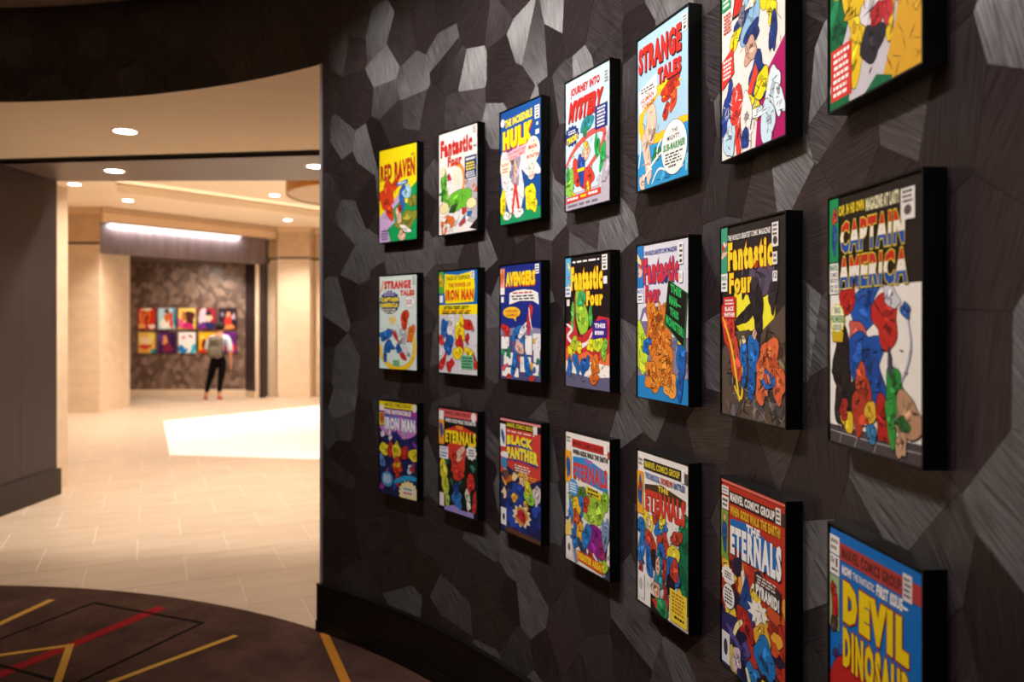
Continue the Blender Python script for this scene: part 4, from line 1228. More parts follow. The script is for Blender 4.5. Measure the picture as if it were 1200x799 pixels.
cover(5, 1, 'framed charcoal cover with yellow title and big yellow oval moon, middle row', '2B2422', [
    ('e', .52, .43, .33, .17, 'F0DE26'), ('e', .54, .42, .28, .14, 'F6E83A'),
    ('p', [(0, .66), (.2, .56), (.4, .55), (.6, .57), (.8, .50), (1, .42), (1, 1), (0, 1)], '5A4A3E'), ('b', .2, .56, 1, .72, 22, .018, ['7A6650', '4A3C32', '94805E', '3A302A'], 201), ('b', .0, .8, 1, .98, 16, .022, ['4E4648', '6A6060', '3C3434'], 202), ('h', .1, .55, 1, .98, 50, .02, 22, '1A1412'), ('h', .0, .8, 1, .98, 26, .018, 23, 'A89478'),
    ('o', .60, .30, .24, .09, -8, '5A4C62', 203), ('o', .57, .40, .09, .11, 10, '2A2224', 204), ('o', .42, .47, .17, .035, 25, '2A2224', 205), ('o', .60, .51, .06, .09, 15, '2A2224', 206), ('o', .40, .29, .05, .09, -25, '2E262A', 207), ('o', .82, .37, .05, .10, -10, '332B30', 208),
    ('o', .12, .54, .11, .13, 10, 'CC3A2C', 209), ('o', .24, .70, .08, .13, 12, 'D04A38', 210), ('k', [(.02, .48), (.16, .62), (.24, .76), (.31, .92)], .008, 'F4CC28'), ('k', [(.32, .60), (.36, .74), (.34, .90), (.22, .84)], .008, 'F4CC28'),
    ('o', .38, .68, .06, .09, 0, '2268B4', 211), ('o', .53, .66, .08, .10, -10, '2268B4', 212), ('o', .50, .82, .05, .09, 0, '1E5CA6', 213), ('o', .38, .80, .03, .05, 0, '1E5CA6', 243), ('o', .38, .60, .03, .02, 0, 'EAD9B0', 214), ('o', .55, .57, .03, .025, 0, SKIN, 215),
    ('o', .76, .70, .17, .10, 0, 'DC6A3A', 216), ('o', .66, .82, .09, .09, 0, 'DC6A3A', 217), ('o', .90, .80, .08, .10, 0, 'D8643A', 218), ('o', .75, .79, .11, .04, 0, '2468B4', 219), ('b', .64, .65, .92, .86, 10, .011, ['E88450', 'C2502A'], 220), ('h', .62, .6, .95, .9, 40, .009, 24, '4A1C10'),
    ('t', "THE WORLD'S GREATEST COMIC MAGAZINE!", .12, .05, .79, .08, 'EDE6DE', {'bold': .02}),
    ('t', 'Fantastic', .12, .09, .82, .24, 'F3D529', {'bold': .04, 'out': 'B83A20', 'ow': .065}), ('t', 'Four', .14, .25, .52, .36, 'F3D529', {'bold': .04, 'out': 'B83A20', 'ow': .065}), ('o', .55, .315, .05, .04, 20, '3A3036', 221, 0),
    ('r', 0, 0, .11, .25, '3E9A78'), ('b', .03, .06, .09, .22, 4, .012, [SKIN, 'EFE2C8', 'C84A3A'], 222), ('r', 0, .25, .11, .345, 'EDE8E2'), ('t', 'MARVEL', .01, .26, .10, .285, '2E7A5A'), ('l', .02, .295, .09, .335, 2, BLK),
    ('r', .04, .375, .25, .49, 'CC302C'), ('l', .06, .385, .23, .42, 2, 'F6DCD4'), ('t', 'BLACK', .065, .425, .225, .45, W_, {'bold': .04}), ('t', 'PANTHER!', .055, .457, .235, .48, W_, {'bold': .04}),
    ('r', .81, .035, .90, .15, 'E6DFD8'), ('l', .82, .04, .89, .10, 3, BLK), ('e', .855, .12, .03, .02, '4A403C'), ('r', .82, .175, .885, .235, 'E6DFD8'), ('l', .83, .18, .875, .23, 2, BLK), ('r', .82, .265, .885, .315, 'E6DFD8'), ('t', '12', .83, .272, .875, .30, BLK)])

cover(6, 1, 'framed white cover with striped red, white and blue title on black, middle row, nearest camera', 'EEE5D8', [
    ('r', 0, 0, 1, .375, '241C19'), ('p', [(0, .93), (1, .925), (1, 1), (0, 1)], '4A4142'), ('k', [(0, .955), (.5, .96), (1, .955)], .002, 'B0A6A4'), ('k', [(.15, .955), (.12, 1)], .0015, 'B0A6A4'), ('k', [(.34, .955), (.30, 1)], .0015, 'B0A6A4'), ('k', [(.55, .955), (.52, 1)], .0015, 'B0A6A4'), ('k', [(.80, .955), (.79, 1)], .0015, 'B0A6A4'),
    ('o', .42, .45, .20, .075, 25, '1D53A6', 231), ('o', .22, .42, .10, .06, 50, 'B3221C', 232), ('o', .34, .56, .12, .045, -30, 'C8584A', 233), ('o', .42, .66, .18, .13, 0, '1B4E9E', 234), ('o', .56, .78, .09, .12, 5, '1A4894', 235), ('o', .62, .87, .08, .08, 10, 'B3221C', 236), ('o', .40, .355, .06, .05, 0, '2A60B0', 237),
    ('o', .64, .50, .13, .10, 25, 'BE2A22', 238), ('o', .70, .42, .05, .06, 60, 'CFC8CE', 239), ('h', .25, .38, .6, .8, 24, .018, 25, '0C1E48'),
    ('o', .16, .71, .12, .16, 0, '221A1A', 241), ('o', .12, .86, .05, .08, 8, '261E1E', 242), ('o', .30, .80, .09, .08, -50, '221A1A', 244), ('o', .40, .83, .10, .12, 0, 'B03A24', 245), ('o', .38, .72, .06, .05, 0, 'BE4A2C', 246), ('o', .22, .90, .07, .05, 10, 'E2B422', 247), ('o', .18, .86, .05, .04, 0, 'A82A20', 248),
    ('o', .49, .85, .05, .05, 0, 'E0AE2A', 249), ('o', .50, .93, .05, .04, 0, '3C7AA8', 250), ('o', .74, .76, .09, .09, 0, '2C8A38', 251), ('o', .70, .87, .05, .08, 10, '3A963C', 252), ('o', .69, .66, .02, .05, 0, '4A4450', 253), ('o', .86, .84, .11, .085, -15, 'B98C6A', 254), ('o', .80, .94, .05, .05, 10, 'C29674', 255), ('o', .82, .87, .06, .025, 0, '2E6A34', 256),
    ('o', .84, .47, .035, .03, 40, '2A56A0', 257), ('k', [(.86, .50), (.89, .58), (.86, .66), (.80, .72)], .004, 'A9B2C6'), ('h', .1, .6, .95, .95, 40, .010, 26, BLK),
    ('t', 'CAP, IN HIS OWN ', .12, .04, .42, .09, 'EBCB2A', {'bold': .03}), ('t', 'MAGAZINE AT LAST!', .44, .04, .78, .09, 'E8DEB0', {'bold': .03}),
    ('t', 'CAPTAIN', .14, .11, .83, .235, RD, {'bold': .03, 'out': 'D9BE32', 'ow': .075, 'shear': .04, 'bands': [(-.1, .36, '1B4E9E'), (.36, .68, 'EDE2D6'), (.68, 1.1, 'C22A1E')]}),
    ('t', 'AMERICA', .12, .25, .86, .375, RD, {'bold': .03, 'out': 'D9BE32', 'ow': .075, 'shear': .04, 'bands': [(-.1, .36, '1B4E9E'), (.36, .68, 'EDE2D6'), (.68, 1.1, 'C22A1E')]}),
    ('r', 0, 0, .115, .265, '1E8A50'), ('o', .065, .17, .03, .06, 0, '2A4A96', 258), ('o', .07, .08, .03, .03, 0, 'C23A30', 259), ('r', .005, .27, .115, .395, 'ECE4DA'), ('t', 'MARVEL', .012, .275, .108, .30, '1E7A48', {'bold': .03}), ('t', 'COMICS', .015, .308, .105, .326, BLK), ('t', 'GROUP', .015, .331, .105, .349, BLK), ('t', '12', .015, .357, .05, .385, BLK, {'bold': .03}), ('t', '100', .065, .357, .105, .372, BLK), ('t', 'APR', .065, .377, .105, .39, BLK),
    ('s', .105, .50, .095, .068, 20, .9, 'DCC02E'), ('p', [(.03, .55), (.18, .55), (.17, .59), (.04, .59)], 'C9A81E'), ('e', .105, .495, .08, .055, 'EDE6C0'), ('t', 'BIG', .07, .45, .14, .475, '2A5A40', {'bold': .02}), ('t', 'PREMIERE', .02, .483, .19, .513, '1E7A44', {'bold': .03}), ('t', 'ISSUE', .055, .52, .155, .543, '2A5A40', {'bold': .02}),
    ('r', .80, .045, .93, .155, 'E6DED4'), ('l', .815, .05, .915, .10, 3, BLK), ('e', .865, .122, .035, .018, '5A504C')])

# ---------------- bottom row
cover(0, 2, 'framed dark navy cover with yellow top band and white title, bottom row, farthest from camera', '1D2150', [
    ('r', 0, .085, 1, .30, 'A33AA0'), ('e', .5, .27, .50, .12, 'C77AC4'), ('b', .05, .3, .95, .4, 10, .02, ['E8D8E4', 'B8A0D0', '2A2A70'], 261), ('b', .0, .42, 1, .95, 26, .022, ['24296A', '15183C', '2E56A8', '7A3A98'], 262),
    ('o', .12, .52, .13, .06, 0, 'EAD92C', 263), ('o', .90, .54, .13, .06, 0, 'E2CF2C', 264), ('o', .30, .52, .09, .07, 0, 'C62E22', 265), ('o', .68, .53, .10, .07, 0, 'C62E22', 266), ('o', .46, .52, .10, .10, 0, 'E6CB2A', 267), ('o', .48, .68, .15, .07, 0, 'C8401E', 268), ('o', .48, .67, .09, .03, 0, 'F0B428', 269), ('o', .50, .80, .06, .09, 0, 'B8241E', 270),
    ('o', .08, .65, .07, .07, 0, '5A86C8', 271), ('o', .83, .69, .08, .05, 0, 'BBD0E6', 272), ('o', .88, .68, .05, .04, 0, 'C62E28', 273), ('k', [(.4, .86), (.7, .79), (1, .78)], .024, '2B9AC8'), ('o', .07, .93, .06, .04, 0, '8A3A98', 274), ('h', .05, .4, .95, .95, 40, .012, 27, '0C0C24'),
    ('r', 0, 0, 1, .075, 'F2DA22'), ('t', 'MARVEL COMICS GROUP', .16, .018, .84, .06, '6A5A10', {'bold': .02}), ('e', .93, .05, .06, .045, 'E8E0D0'), ('r', 0, .05, .13, .11, 'EDE6E0'),
    ('t', 'THE INVINCIBLE', .13, .09, .84, .14, W_, {'bold': .05}), ('t', 'IRON MAN', .15, .17, .95, .305, 'F4F2F4', {'bold': .05, 'shadow': '2A62B8', 'shift': (.002, .012)}), ('r', 0, .13, .13, .27, 'C9C82E'), ('o', .07, .19, .05, .05, 0, 'D0552A', 275),
    ('s', .22, .84, .16, .085, 16, .9, '4E96D0'), ('l', .11, .79, .33, .885, 5, 'E8F0F6'), ('s', .78, .94, .26, .13, 16, .84, 'F2E0A0'), ('r', .62, .88, .93, .97, 'E8E2D8'), ('l', .64, .885, .92, .92, 1, '2A8A96'), ('l', .64, .925, .92, .965, 1, 'D8402A')])

cover(1, 2, 'framed black cover with yellow title above a round red blot, bottom row', '171413', [
    ('b', .1, .4, .95, .85, 18, .026, ['1F5A48', '123A30', '2E7A60', '0E2620'], 281), ('o', .48, .46, .26, .155, 0, 'D23A2C', 282), ('o', .5, .62, .18, .05, 0, 'C8342A', 283), ('o', .56, .42, .13, .05, 40, 'E8B09A', 284), ('h', .35, .38, .62, .56, 14, .012, 28, '3A100C'),
    ('s', .84, .39, .14, .075, 9, .8, 'E4DFDC'), ('l', .77, .355, .92, .43, 3, BLK), ('o', .12, .60, .10, .09, 0, 'E4D43A', 285), ('o', .16, .74, .09, .12, 10, 'C8C83A', 286), ('o', .22, .88, .06, .09, 0, 'A8C850', 287), ('o', .82, .68, .10, .09, 0, 'C2302A', 288), ('o', .76, .84, .06, .10, 15, 'D0D8C0', 289), ('o', .92, .86, .05, .11, -10, 'B4322A', 290), ('o', .48, .86, .14, .08, 0, '2A6CB4', 291), ('o', .46, .76, .08, .05, 0, '1E3A80', 292),
    ('p', [(.15, .97), (.4, .93), (.6, .96), (.9, .95), (.9, 1), (.15, 1)], '9A86C8'), ('h', .05, .6, .95, .97, 34, .012, 29, BLK),
    ('r', 0, 0, 1, .085, 'D25A5C'), ('t', 'MARVEL COMICS GROUP', .17, .025, .82, .06, '5A1A1C', {'bold': .02}), ('e', .90, .055, .06, .045, 'E8DEDA'), ('r', 0, .03, .13, .12, 'EDE6E2'),
    ('t', 'WHEN GODS WALK THE EARTH!', .17, .095, .95, .135, 'EFE9E6', {'bold': .03}), ('p', [(.17, .21), (.55, .145), (.95, .20), (.95, .22)], 'C83226'), ('t', 'THE', .45, .155, .63, .19, 'F2A02A', {'bold': .03}), ('t', 'ETERNALS', .17, .205, .96, .335, 'F4D41E', {'bold': .04, 'grow': .1}),
    ('r', 0, .12, .14, .36, 'EE9E28'), ('o', .07, .22, .045, .07, 0, '2A5AA4', 293), ('r', .02, .38, .25, .50, 'ECE9EC'), ('l', .04, .385, .23, .42, 2, '8A9AB8'), ('l', .04, .43, .23, .49, 2, '2466B4'), ('r', .02, .84, .14, .97, 'ECDCE0')])

cover(2, 2, 'framed red and navy cover with two-line yellow title on a navy shadow, bottom row', 'CF4136', [
    ('p', [(0, .50), (.2, .42), (.45, .48), (.75, .52), (1, .46), (1, 1), (0, 1)], '20254E'), ('b', .05, .44, .5, .7, 16, .018, ['E0A22A', 'C8622A', '6A4A3A', 'EDD09A'], 301), ('b', .0, .66, 1, .95, 22, .028, ['253A92', '1C2A6A', '2E4AAE'], 302),
    ('o', .58, .50, .09, .06, 0, 'EBC69A', 303), ('o', .54, .46, .08, .03, 0, 'E8B43A', 304), ('o', .45, .62, .14, .08, -25, '22449E', 305), ('o', .72, .62, .11, .09, 0, '93C840', 306), ('o', .68, .56, .07, .06, 0, 'E2CF38', 307), ('o', .90, .60, .08, .09, 0, 'D4C2C2', 308), ('o', .36, .68, .07, .04, 0, 'E8A83A', 309), ('o', .64, .73, .05, .05, 0, 'EDB43A', 310),
    ('s', .54, .82, .24, .10, 11, .75, 'F0DCB0'), ('o', .54, .82, .17, .06, 0, 'E28A34', 311), ('o', .54, .82, .12, .04, 0, 'B8263A', 312), ('h', .05, .45, .95, .96, 44, .012, 30, BLK), ('p', [(.15, .95), (1, .97), (1, 1), (.15, 1)], '5A3A2A'),
    ('r', 0, 0, 1, .03, 'E88A86'), ('r', 0, .03, 1, .085, '1B1512'), ('t', 'MARVEL COMICS GROUP', .17, .04, .82, .078, 'E6CC2C', {'bold': .03}), ('r', .82, .03, .91, .10, 'E8E0DC'), ('l', .15, .10, .88, .125, 1, 'F2C8B8'),
    ('t', 'BLACK', .17, .15, .80, .235, 'F4E02A', {'bold': .06, 'shadow': '2A3A9A', 'shift': (-.002, -.008), 'arch': .012}), ('t', 'PANTHER', .17, .25, .93, .355, 'F4E02A', {'bold': .06, 'shadow': '2A3A9A', 'shift': (-.002, -.008), 'arch': .012}),
    ('l', .36, .385, .80, .45, 3, 'F6D8D0'), ('l', .55, .46, .93, .50, 2, 'EFA83A'), ('r', 0, .06, .14, .26, 'ECE8EA'), ('o', .07, .17, .035, .06, 15, '1E5AA0', 313), ('e', .11, .33, .10, .03, 'F0E6E4'), ('s', .1, .4, .1, .06, 10, .7, '3A86B8'), ('r', .02, .80, .16, .95, 'ECE8E6'), ('e', .09, .88, .03, .03, BLK)])

cover(3, 2, 'framed white cover with red title on blue lens and green and purple shapes, bottom row', 'E9E1D8', [
    ('b', .05, .62, .98, .96, 20, .026, ['5A5A74', '3A3A50', '8A8EA8', '44506E'], 321), ('o', .70, .52, .22, .10, -10, '9CC23A', 322), ('o', .90, .43, .08, .065, 0, '8AB834', 323), ('o', .58, .60, .16, .07, 0, 'AED048', 324), ('o', .15, .53, .07, .06, 0, '8AA83A', 325), ('o', .38, .45, .09, .055, 0, '567A34', 326),
    ('o', .36, .55, .12, .06, 25, '2A76BC', 327), ('o', .48, .52, .07, .06, -30, 'C6402A', 328), ('o', .25, .58, .10, .08, 0, 'F0C02C', 329), ('o', .25, .66, .09, .07, 30, 'D05A2A', 330), ('o', .12, .64, .06, .09, 0, '2C80C4', 331), ('o', .66, .76, .15, .13, -20, '8A2284', 332), ('o', .82, .82, .07, .07, 0, '9A2A6A', 333), ('o', .48, .76, .10, .10, -25, '2878C0', 334), ('o', .22, .80, .07, .10, 10, '2A70B8', 335), ('o', .34, .74, .07, .07, 0, 'E8A42C', 336), ('o', .86, .92, .08, .05, 0, 'B4CE36', 337), ('o', .58, .90, .05, .05, 0, 'B8302A', 338), ('o', .90, .68, .07, .12, 0, '7A8EB0', 339),
    ('p', [(0, .74), (.12, .66), (.15, .8), (0, .82)], 'F2CC6A'), ('h', .05, .42, .98, .96, 60, .013, 31, BLK),
    ('r', .16, .055, .86, .115, 'C03028'), ('r', .95, .085, 1, .135, 'C03028'), ('t', 'MARVEL COMICS GROUP', .19, .068, .84, .105, '5A1410', {'bold': .02}), ('r', .88, .04, .94, .11, 'F2ECE6'), ('l', .02, .04, .13, .09, 2, '9A9088'),
    ('t', 'WHEN GODS WALK THE EARTH!', .18, .13, .95, .17, '2A2220', {'bold': .03}), ('p', [(.18, .19), (.5, .175), (.94, .24), (.94, .38), (.5, .36), (.18, .33)], '2A86C8'), ('t', 'THE', .45, .185, .62, .215, 'C8409A', {'bold': .03}), ('t', 'ETERNALS', .19, .225, .94, .36, 'CE3A2C', {'bold': .03, 'grow': .1}),
    ('r', 0, .155, .14, .40, 'EFA42A'), ('o', .07, .28, .045, .08, 0, '2A5AA4', 340), ('s', .19, .43, .12, .07, 16, .9, '4A92C8'), ('l', .11, .39, .27, .47, 4, 'EAF0F4'), ('p', [(.49, .375), (.81, .40), (.81, .455), (.49, .435)], 'E0C82A'), ('l', .52, .385, .79, .445, 2, '4A3A10'),
    ('r', .02, .83, .16, .98, 'ECE6E0'), ('e', .09, .9, .03, .03, '6A605A'), ('p', [(.28, .89), (.84, .905), (.84, .985), (.28, .965)], 'D8541E'), ('t', 'DISASTER AREA!', .30, .905, .82, .96, 'F2D42A', {'bold': .04, 'rise': -.012})])

cover(4, 2, 'framed white cover with red title on brown lens and green right edge, bottom row', 'EBE3D9', [
    ('o', .95, .62, .14, .25, 0, '17704A', 341), ('o', .88, .78, .14, .15, 20, '125A3C', 342), ('k', [(.82, .45), (.86, .38), (.98, .36)], .016, '2A9A6A'), ('h', .82, .4, 1, .9, 18, .02, 32, '0A2A1C'), ('b', .25, .6, .8, .85, 12, .022, ['C9C4CC', 'E8E2E0', '9A96A4'], 343),
    ('o', .22, .45, .10, .07, 0, 'EDD23A', 344), ('o', .23, .47, .05, .045, 0, 'EBC6A0', 345), ('o', .10, .52, .12, .06, -20, '2A74BC', 346), ('o', .26, .58, .10, .08, 10, 'C2402A', 347), ('o', .08, .66, .07, .13, 0, '2A74BC', 348), ('o', .24, .70, .06, .12, 5, '2468B0', 349), ('o', .07, .80, .04, .06, 0, 'A8302A', 350),
    ('o', .48, .46, .15, .05, 15, '2A74BC', 351), ('o', .50, .41, .06, .045, 0, 'EDD23A', 352), ('o', .38, .40, .07, .04, 30, 'B8402C', 353), ('o', .78, .47, .10, .045, 20, 'B4412C', 354), ('o', .52, .55, .10, .08, -10, 'C2402A', 355), ('o', .50, .63, .10, .07, 0, '2468B0', 356), ('o', .72, .60, .10, .09, 0, 'E8CC3A', 357), ('o', .70, .70, .14, .10, -15, '2468B0', 358), ('o', .74, .68, .07, .08, 0, 'C04030', 359), ('o', .66, .78, .08, .06, 0, '1E1A24', 360), ('o', .55, .72, .04, .09, 0, 'A8302A', 361), ('o', .44, .75, .08, .10, 0, '2E8A94', 362), ('o', .42, .70, .05, .05, 0, SKIN, 363), ('o', .40, .86, .07, .05, 20, 'E0A888', 364), ('o', .34, .67, .05, .06, 0, '2A2024', 365), ('o', .58, .90, .05, .09, 8, 'A8302A', 366),
    ('h', .05, .4, .85, .92, 60, .013, 33, BLK), ('p', [(.28, .90), (.5, .92), (.62, 1), (.28, 1)], '241C1C'), ('o', .50, .95, .12, .06, -30, '2A8A52', 367), ('p', [(.3, .93), (.42, .92), (.4, .98)], 'C83A2C'),
    ('r', .14, .05, .86, .115, '33281F'), ('r', .93, .06, 1, .125, '5A5048'), ('t', 'MARVEL COMICS GROUP', .16, .062, .84, .105, 'E2CA32', {'bold': .03}), ('r', .87, .045, .92, .125, 'F0EAE4'), ('l', .02, .05, .11, .10, 2, '9A9088'),
    ('t', 'THE DIABOLICAL', .17, .135, .46, .175, '2A5AA0', {'bold': .03}), ('t', 'DROMEDAN', .48, .135, .71, .175, 'B8302A', {'bold': .03}), ('t', 'BATTLES', .73, .135, .93, .175, '2A5AA0', {'bold': .03}),
    ('p', [(.16, .215), (.5, .185), (.94, .225), (.94, .27), (.16, .27)], '4A3420'), ('t', 'THE', .43, .195, .63, .23, 'EBD23A', {'bold': .04}), ('t', 'ETERNALS', .17, .235, .94, .385, 'CE3C2A', {'bold': .05, 'grow': .12}), ('r', 0, .14, .13, .42, 'EFA42A'), ('o', .065, .27, .045, .09, 0, '2A5AA4', 368), ('o', .065, .24, .03, .03, 0, 'C2402A', 369),
    ('r', .02, .80, .15, .97, 'EAE4E2'), ('e', .08, .88, .035, .04, 'B8B0AC'), ('r', .66, .79, .97, .985, 'EBCD3A'), ('p', [(.78, .80), (.84, .76), (.90, .80)], 'EBCD3A'), ('l', .69, .80, .94, .93, 6, 'B8701E'), ('l', .74, .935, .94, .965, 1, '2A1A10')])

cover(5, 2, 'framed red cover with white title on blue lens over fiery shapes, bottom row', 'B93422', [
    ('b', .0, .40, 1, 1, 46, .026, ['8A2A1E', 'C8502A', '5A1E1A', 'E8A43A', '2A2038', 'A83A24'], 371), ('b', .05, .42, .9, .75, 14, .022, ['EFE2CC', 'EAC63A'], 372), ('p', [(.42, .44), (.30, .60), (.36, .72), (.54, .72), (.52, .58)], '24447E'), ('p', [(0, .72), (.3, .70), (.45, .80), (.4, 1), (0, 1)], '2E2A5A'), ('p', [(.7, .88), (1, .84), (1, 1), (.7, 1)], '23243E'),
    ('b', .02, .72, .42, .98, 12, .024, ['3A3476', '5A4A88', '1E1C38', 'D8C23A'], 373), ('s', .60, .60, .17, .07, 9, .6, 'EFE6DA'), ('o', .66, .70, .11, .065, 30, 'E2A83A', 374), ('o', .40, .70, .14, .07, -30, 'A82A26', 375), ('o', .70, .80, .16, .09, 20, '2470B4', 376), ('o', .52, .95, .09, .09, 0, '2A74B8', 377), ('o', .68, .95, .09, .06, 0, '2A1A14', 378), ('o', .68, .945, .05, .035, 0, 'E8C83A', 379), ('o', .26, .92, .08, .06, 0, 'CDB8BC', 380), ('k', [(.22, .80), (.28, .74), (.36, .70)], .014, 'EEDFA0'), ('k', [(.42, .92), (.5, 1.0)], .012, 'E8DFA8'), ('h', .03, .42, .98, .98, 70, .014, 34, '140C10'),
    ('r', 0, 0, 1, .022, 'E06A58'), ('r', .14, .055, .86, .115, '33241E'), ('r', .93, .055, 1, .115, '4A3028'), ('t', 'MARVEL COMICS GROUP', .155, .062, .845, .108, 'EFE6DC', {'bold': .03}), ('r', .86, .04, .93, .115, 'E6DCD2'), ('l', .87, .045, .92, .11, 3, BLK), ('r', .01, .04, .13, .085, 'E6DCD2'), ('l', .02, .045, .12, .08, 2, '8A7A70'), ('r', .01, .095, .13, .165, 'E6DCD2'), ('l', .02, .105, .12, .155, 2, BLK),
    ('t', 'WHEN GODS WALK THE EARTH!', .155, .13, .925, .18, 'E2B42A', {'bold': .03}), ('p', [(.16, .20), (.45, .185), (.93, .245), (.93, .36), (.6, .38), (.16, .33)], '2468AE'), ('t', 'THE', .42, .188, .63, .235, 'F0E8E0', {'bold': .05, 'shear': .1}), ('t', 'ETERNALS', .16, .225, .94, .385, 'F2ECE6', {'bold': .04, 'grow': .12, 'out': '1E3E6A', 'ow': .055}),
    ('r', 0, .17, .125, .43, '7E9A3A'), ('o', .06, .30, .04, .09, 0, '2A4E96', 381), ('o', .06, .21, .025, .02, 0, 'C8A070', 382), ('p', [(.55, .40), (.93, .43), (.93, .54), (.55, .505)], '3A2E2A'), ('l', .58, .41, .90, .455, 3, 'D8CCC4'), ('t', 'PYRAMID!', .575, .462, .91, .525, 'F0E8E0', {'bold': .04, 'rise': -.015}),
    ('s', .12, .51, .12, .05, 12, .85, 'ECE4DC'), ('l', .06, .49, .19, .53, 3, BLK), ('e', .13, .62, .10, .065, 'ECE6DE', BLK), ('l', .06, .575, .20, .665, 5, BLK), ('r', .015, .82, .15, .985, 'D9D5D8'), ('e', .08, .90, .035, .045, '3A3638')])

cover(6, 2, 'framed blue cover with large yellow title outlined red, bottom row, nearest camera', '0F66B0', [
    ('b', .0, .42, .35, .6, 8, .02, ['3A2A6A', '15162E', '2A56A0'], 391), ('k', [(.02, .98), (.03, .74), (.10, .60), (.24, .545), (.40, .58), (.42, .66), (.34, .68)], .044, 'B3211E', '33100F'), ('o', .42, .90, .34, .20, 10, 'B3211E', 392), ('o', .55, .93, .22, .15, 0, '8A1A1A', 393), ('o', .38, .88, .14, .14, 20, 'C8302A', 394), ('b', .25, .76, .6, .98, 9, .022, ['C8302A', '9A1C1C', 'D0463A'], 395), ('o', .58, .67, .05, .04, 20, '2A2A38', 396), ('o', .66, .72, .10, .03, -15, '26345E', 397), ('o', .62, .76, .08, .05, 30, '3A6AA8', 398), ('o', .60, .68, .03, .025, 0, SKIN, 399), ('o', .50, .63, .03, .03, 0, 'C89A6A', 400), ('b', .2, .66, .36, .76, 6, .012, ['14142A', '1E2A5A'], 401), ('h', .05, .6, .75, .98, 50, .016, 35, '2A0A0A'),
    ('p', [(.13, .055), (1, .055), (1, .125), (.13, .125)], 'A83A34'), ('t', 'MARVEL COMICS GROUP', .155, .068, .80, .115, '53201E', {'bold': .03}), ('r', .815, .04, .90, .135, 'D8CCC8'), ('l', .825, .05, .89, .125, 4, '4A4040'), ('r', .0, .04, .125, .115, 'E6DCD4'), ('l', .015, .05, .11, .105, 2, '7A6A60'), ('r', 0, .12, .125, .20, 'E6DCD4'), ('t', '35\u00a2', .01, .13, .06, .16, BLK, {'bold': .02}), ('t', '1', .08, .13, .10, .165, BLK, {'bold': .03}), ('l', .015, .172, .11, .19, 1, BLK),
    ('t', 'NOW!', .155, .14, .27, .18, 'F0E8E2', {'bold': .05, 'shear': .1}), ('t', 'THE FANTASTIC', .29, .145, .53, .175, 'E8E2E0', {'bold': .02}), ('t', 'FIRST ISSUE\u2014', .55, .135, .86, .18, 'F0E8E2', {'bold': .04, 'shear': .08}),
    ('t', 'DEVIL', .17, .20, .87, .365, 'E6C40E', {'bold': .07, 'out': '9A2420', 'ow': .115}), ('t', 'DINOSAUR', .17, .385, .89, .545, 'E6C40E', {'bold': .04, 'out': '9A2420', 'ow': .09}),
    ('r', 0, .205, .125, .42, '9AA878'), ('o', .07, .34, .045, .06, 0, 'B3231E', 402), ('o', .05, .26, .03, .03, 0, 'A8281E', 403), ('o', .06, .40, .05, .03, 30, '4A3A2A', 404),
    ('e', .82, .72, .115, .115, 'E4DED2', '7A2A28'), ('l', .75, .64, .89, .68, 2, '4A5A4A'), ('p', [(.73, .68), (.92, .71), (.91, .77), (.74, .74)], '1E7A3A'), ('l', .77, .77, .88, .81, 2, '4A5A4A'), ('s', .10, .93, .10, .06, 14, .8, 'DDE2C8')])

# ------------------------------------------------------------------ far posters in the alcove
PW2, PH2 = 0.375, 0.455
FRAME2 = frame_mesh(PW2, PH2, 0.03, 0.006)
def poster(ci, ri, label, bg, shapes):
    x = -8.156 + 0.19 + 0.4405 * ci
    z = (1.478, 0.957)[ri]
    t = empty('framed_poster', (x, YP, z))
    tag(t, label, 'poster', 'ten small posters on the far alcove wall')
    f = bpy.data.objects.new('frame', FRAME2); COL.objects.link(f); f.parent = t
    y = -0.0285
    cs_ = mesh_obj('poster_sheet', [(-PW2 / 2, y, 0), (PW2 / 2, y, 0), (PW2 / 2, y, PH2), (-PW2 / 2, y, PH2)], [(0, 1, 2, 3)], M['ink'], t)
    paint(cs_, [bg])
    V, F, C = [], [], []
    for k, (u, v, ru, rv, rot, c) in enumerate(shapes):
        pts = clip_rect(blob_pts((u - .5) * PW2, (1 - v) * PH2, ru * PW2, rv * PH2, R(rot), random.Random(ci * 31 + ri * 7 + k)), PW2, PH2)
        if len(pts) < 3:
            continue
        o = len(V)
        V += [(a, y - .0002 * (k + 1), b) for a, b in pts]
        F.append(tuple(range(o, o + len(pts)))); C.append(c)
    paint(mesh_obj('artwork', V, F, M['ink'], t), C)
poster(0, 0, 'small red and orange poster with pale top, upper row far left', 'D8321E', [(.5, .06, .35, .06, 0, 'F6E8C8'), (.5, .45, .22, .3, 0, 'E8742A'), (.5, .5, .12, .2, 0, 'B8301E'), (.2, .85, .2, .15, 0, 'F2B060'), (.8, .88, .2, .12, 0, 'F6D8C8'), (.15, .4, .1, .3, 0, 'F08A50')])
poster(1, 0, 'small white and orange poster with teal edges, upper row second from left', 'BFE2EC', [(.4, .75, .3, .3, 0, 'F8F2E8'), (.5, .45, .16, .2, 20, 'E06A2A'), (.75, .6, .12, .4, 0, 'D8502A'), (.92, .4, .08, .5, 0, '2E86B8'), (.5, .15, .15, .12, 0, '5A2A2A')])
poster(2, 0, 'small yellow poster with dark brown and magenta shapes, upper row middle', 'F2C868', [(.65, .45, .3, .33, 20, '4A2026'), (.3, .4, .12, .25, 0, 'B8742A'), (.45, .85, .45, .15, 0, 'C8246A'), (.15, .7, .15, .2, 0, 'E8529A')])
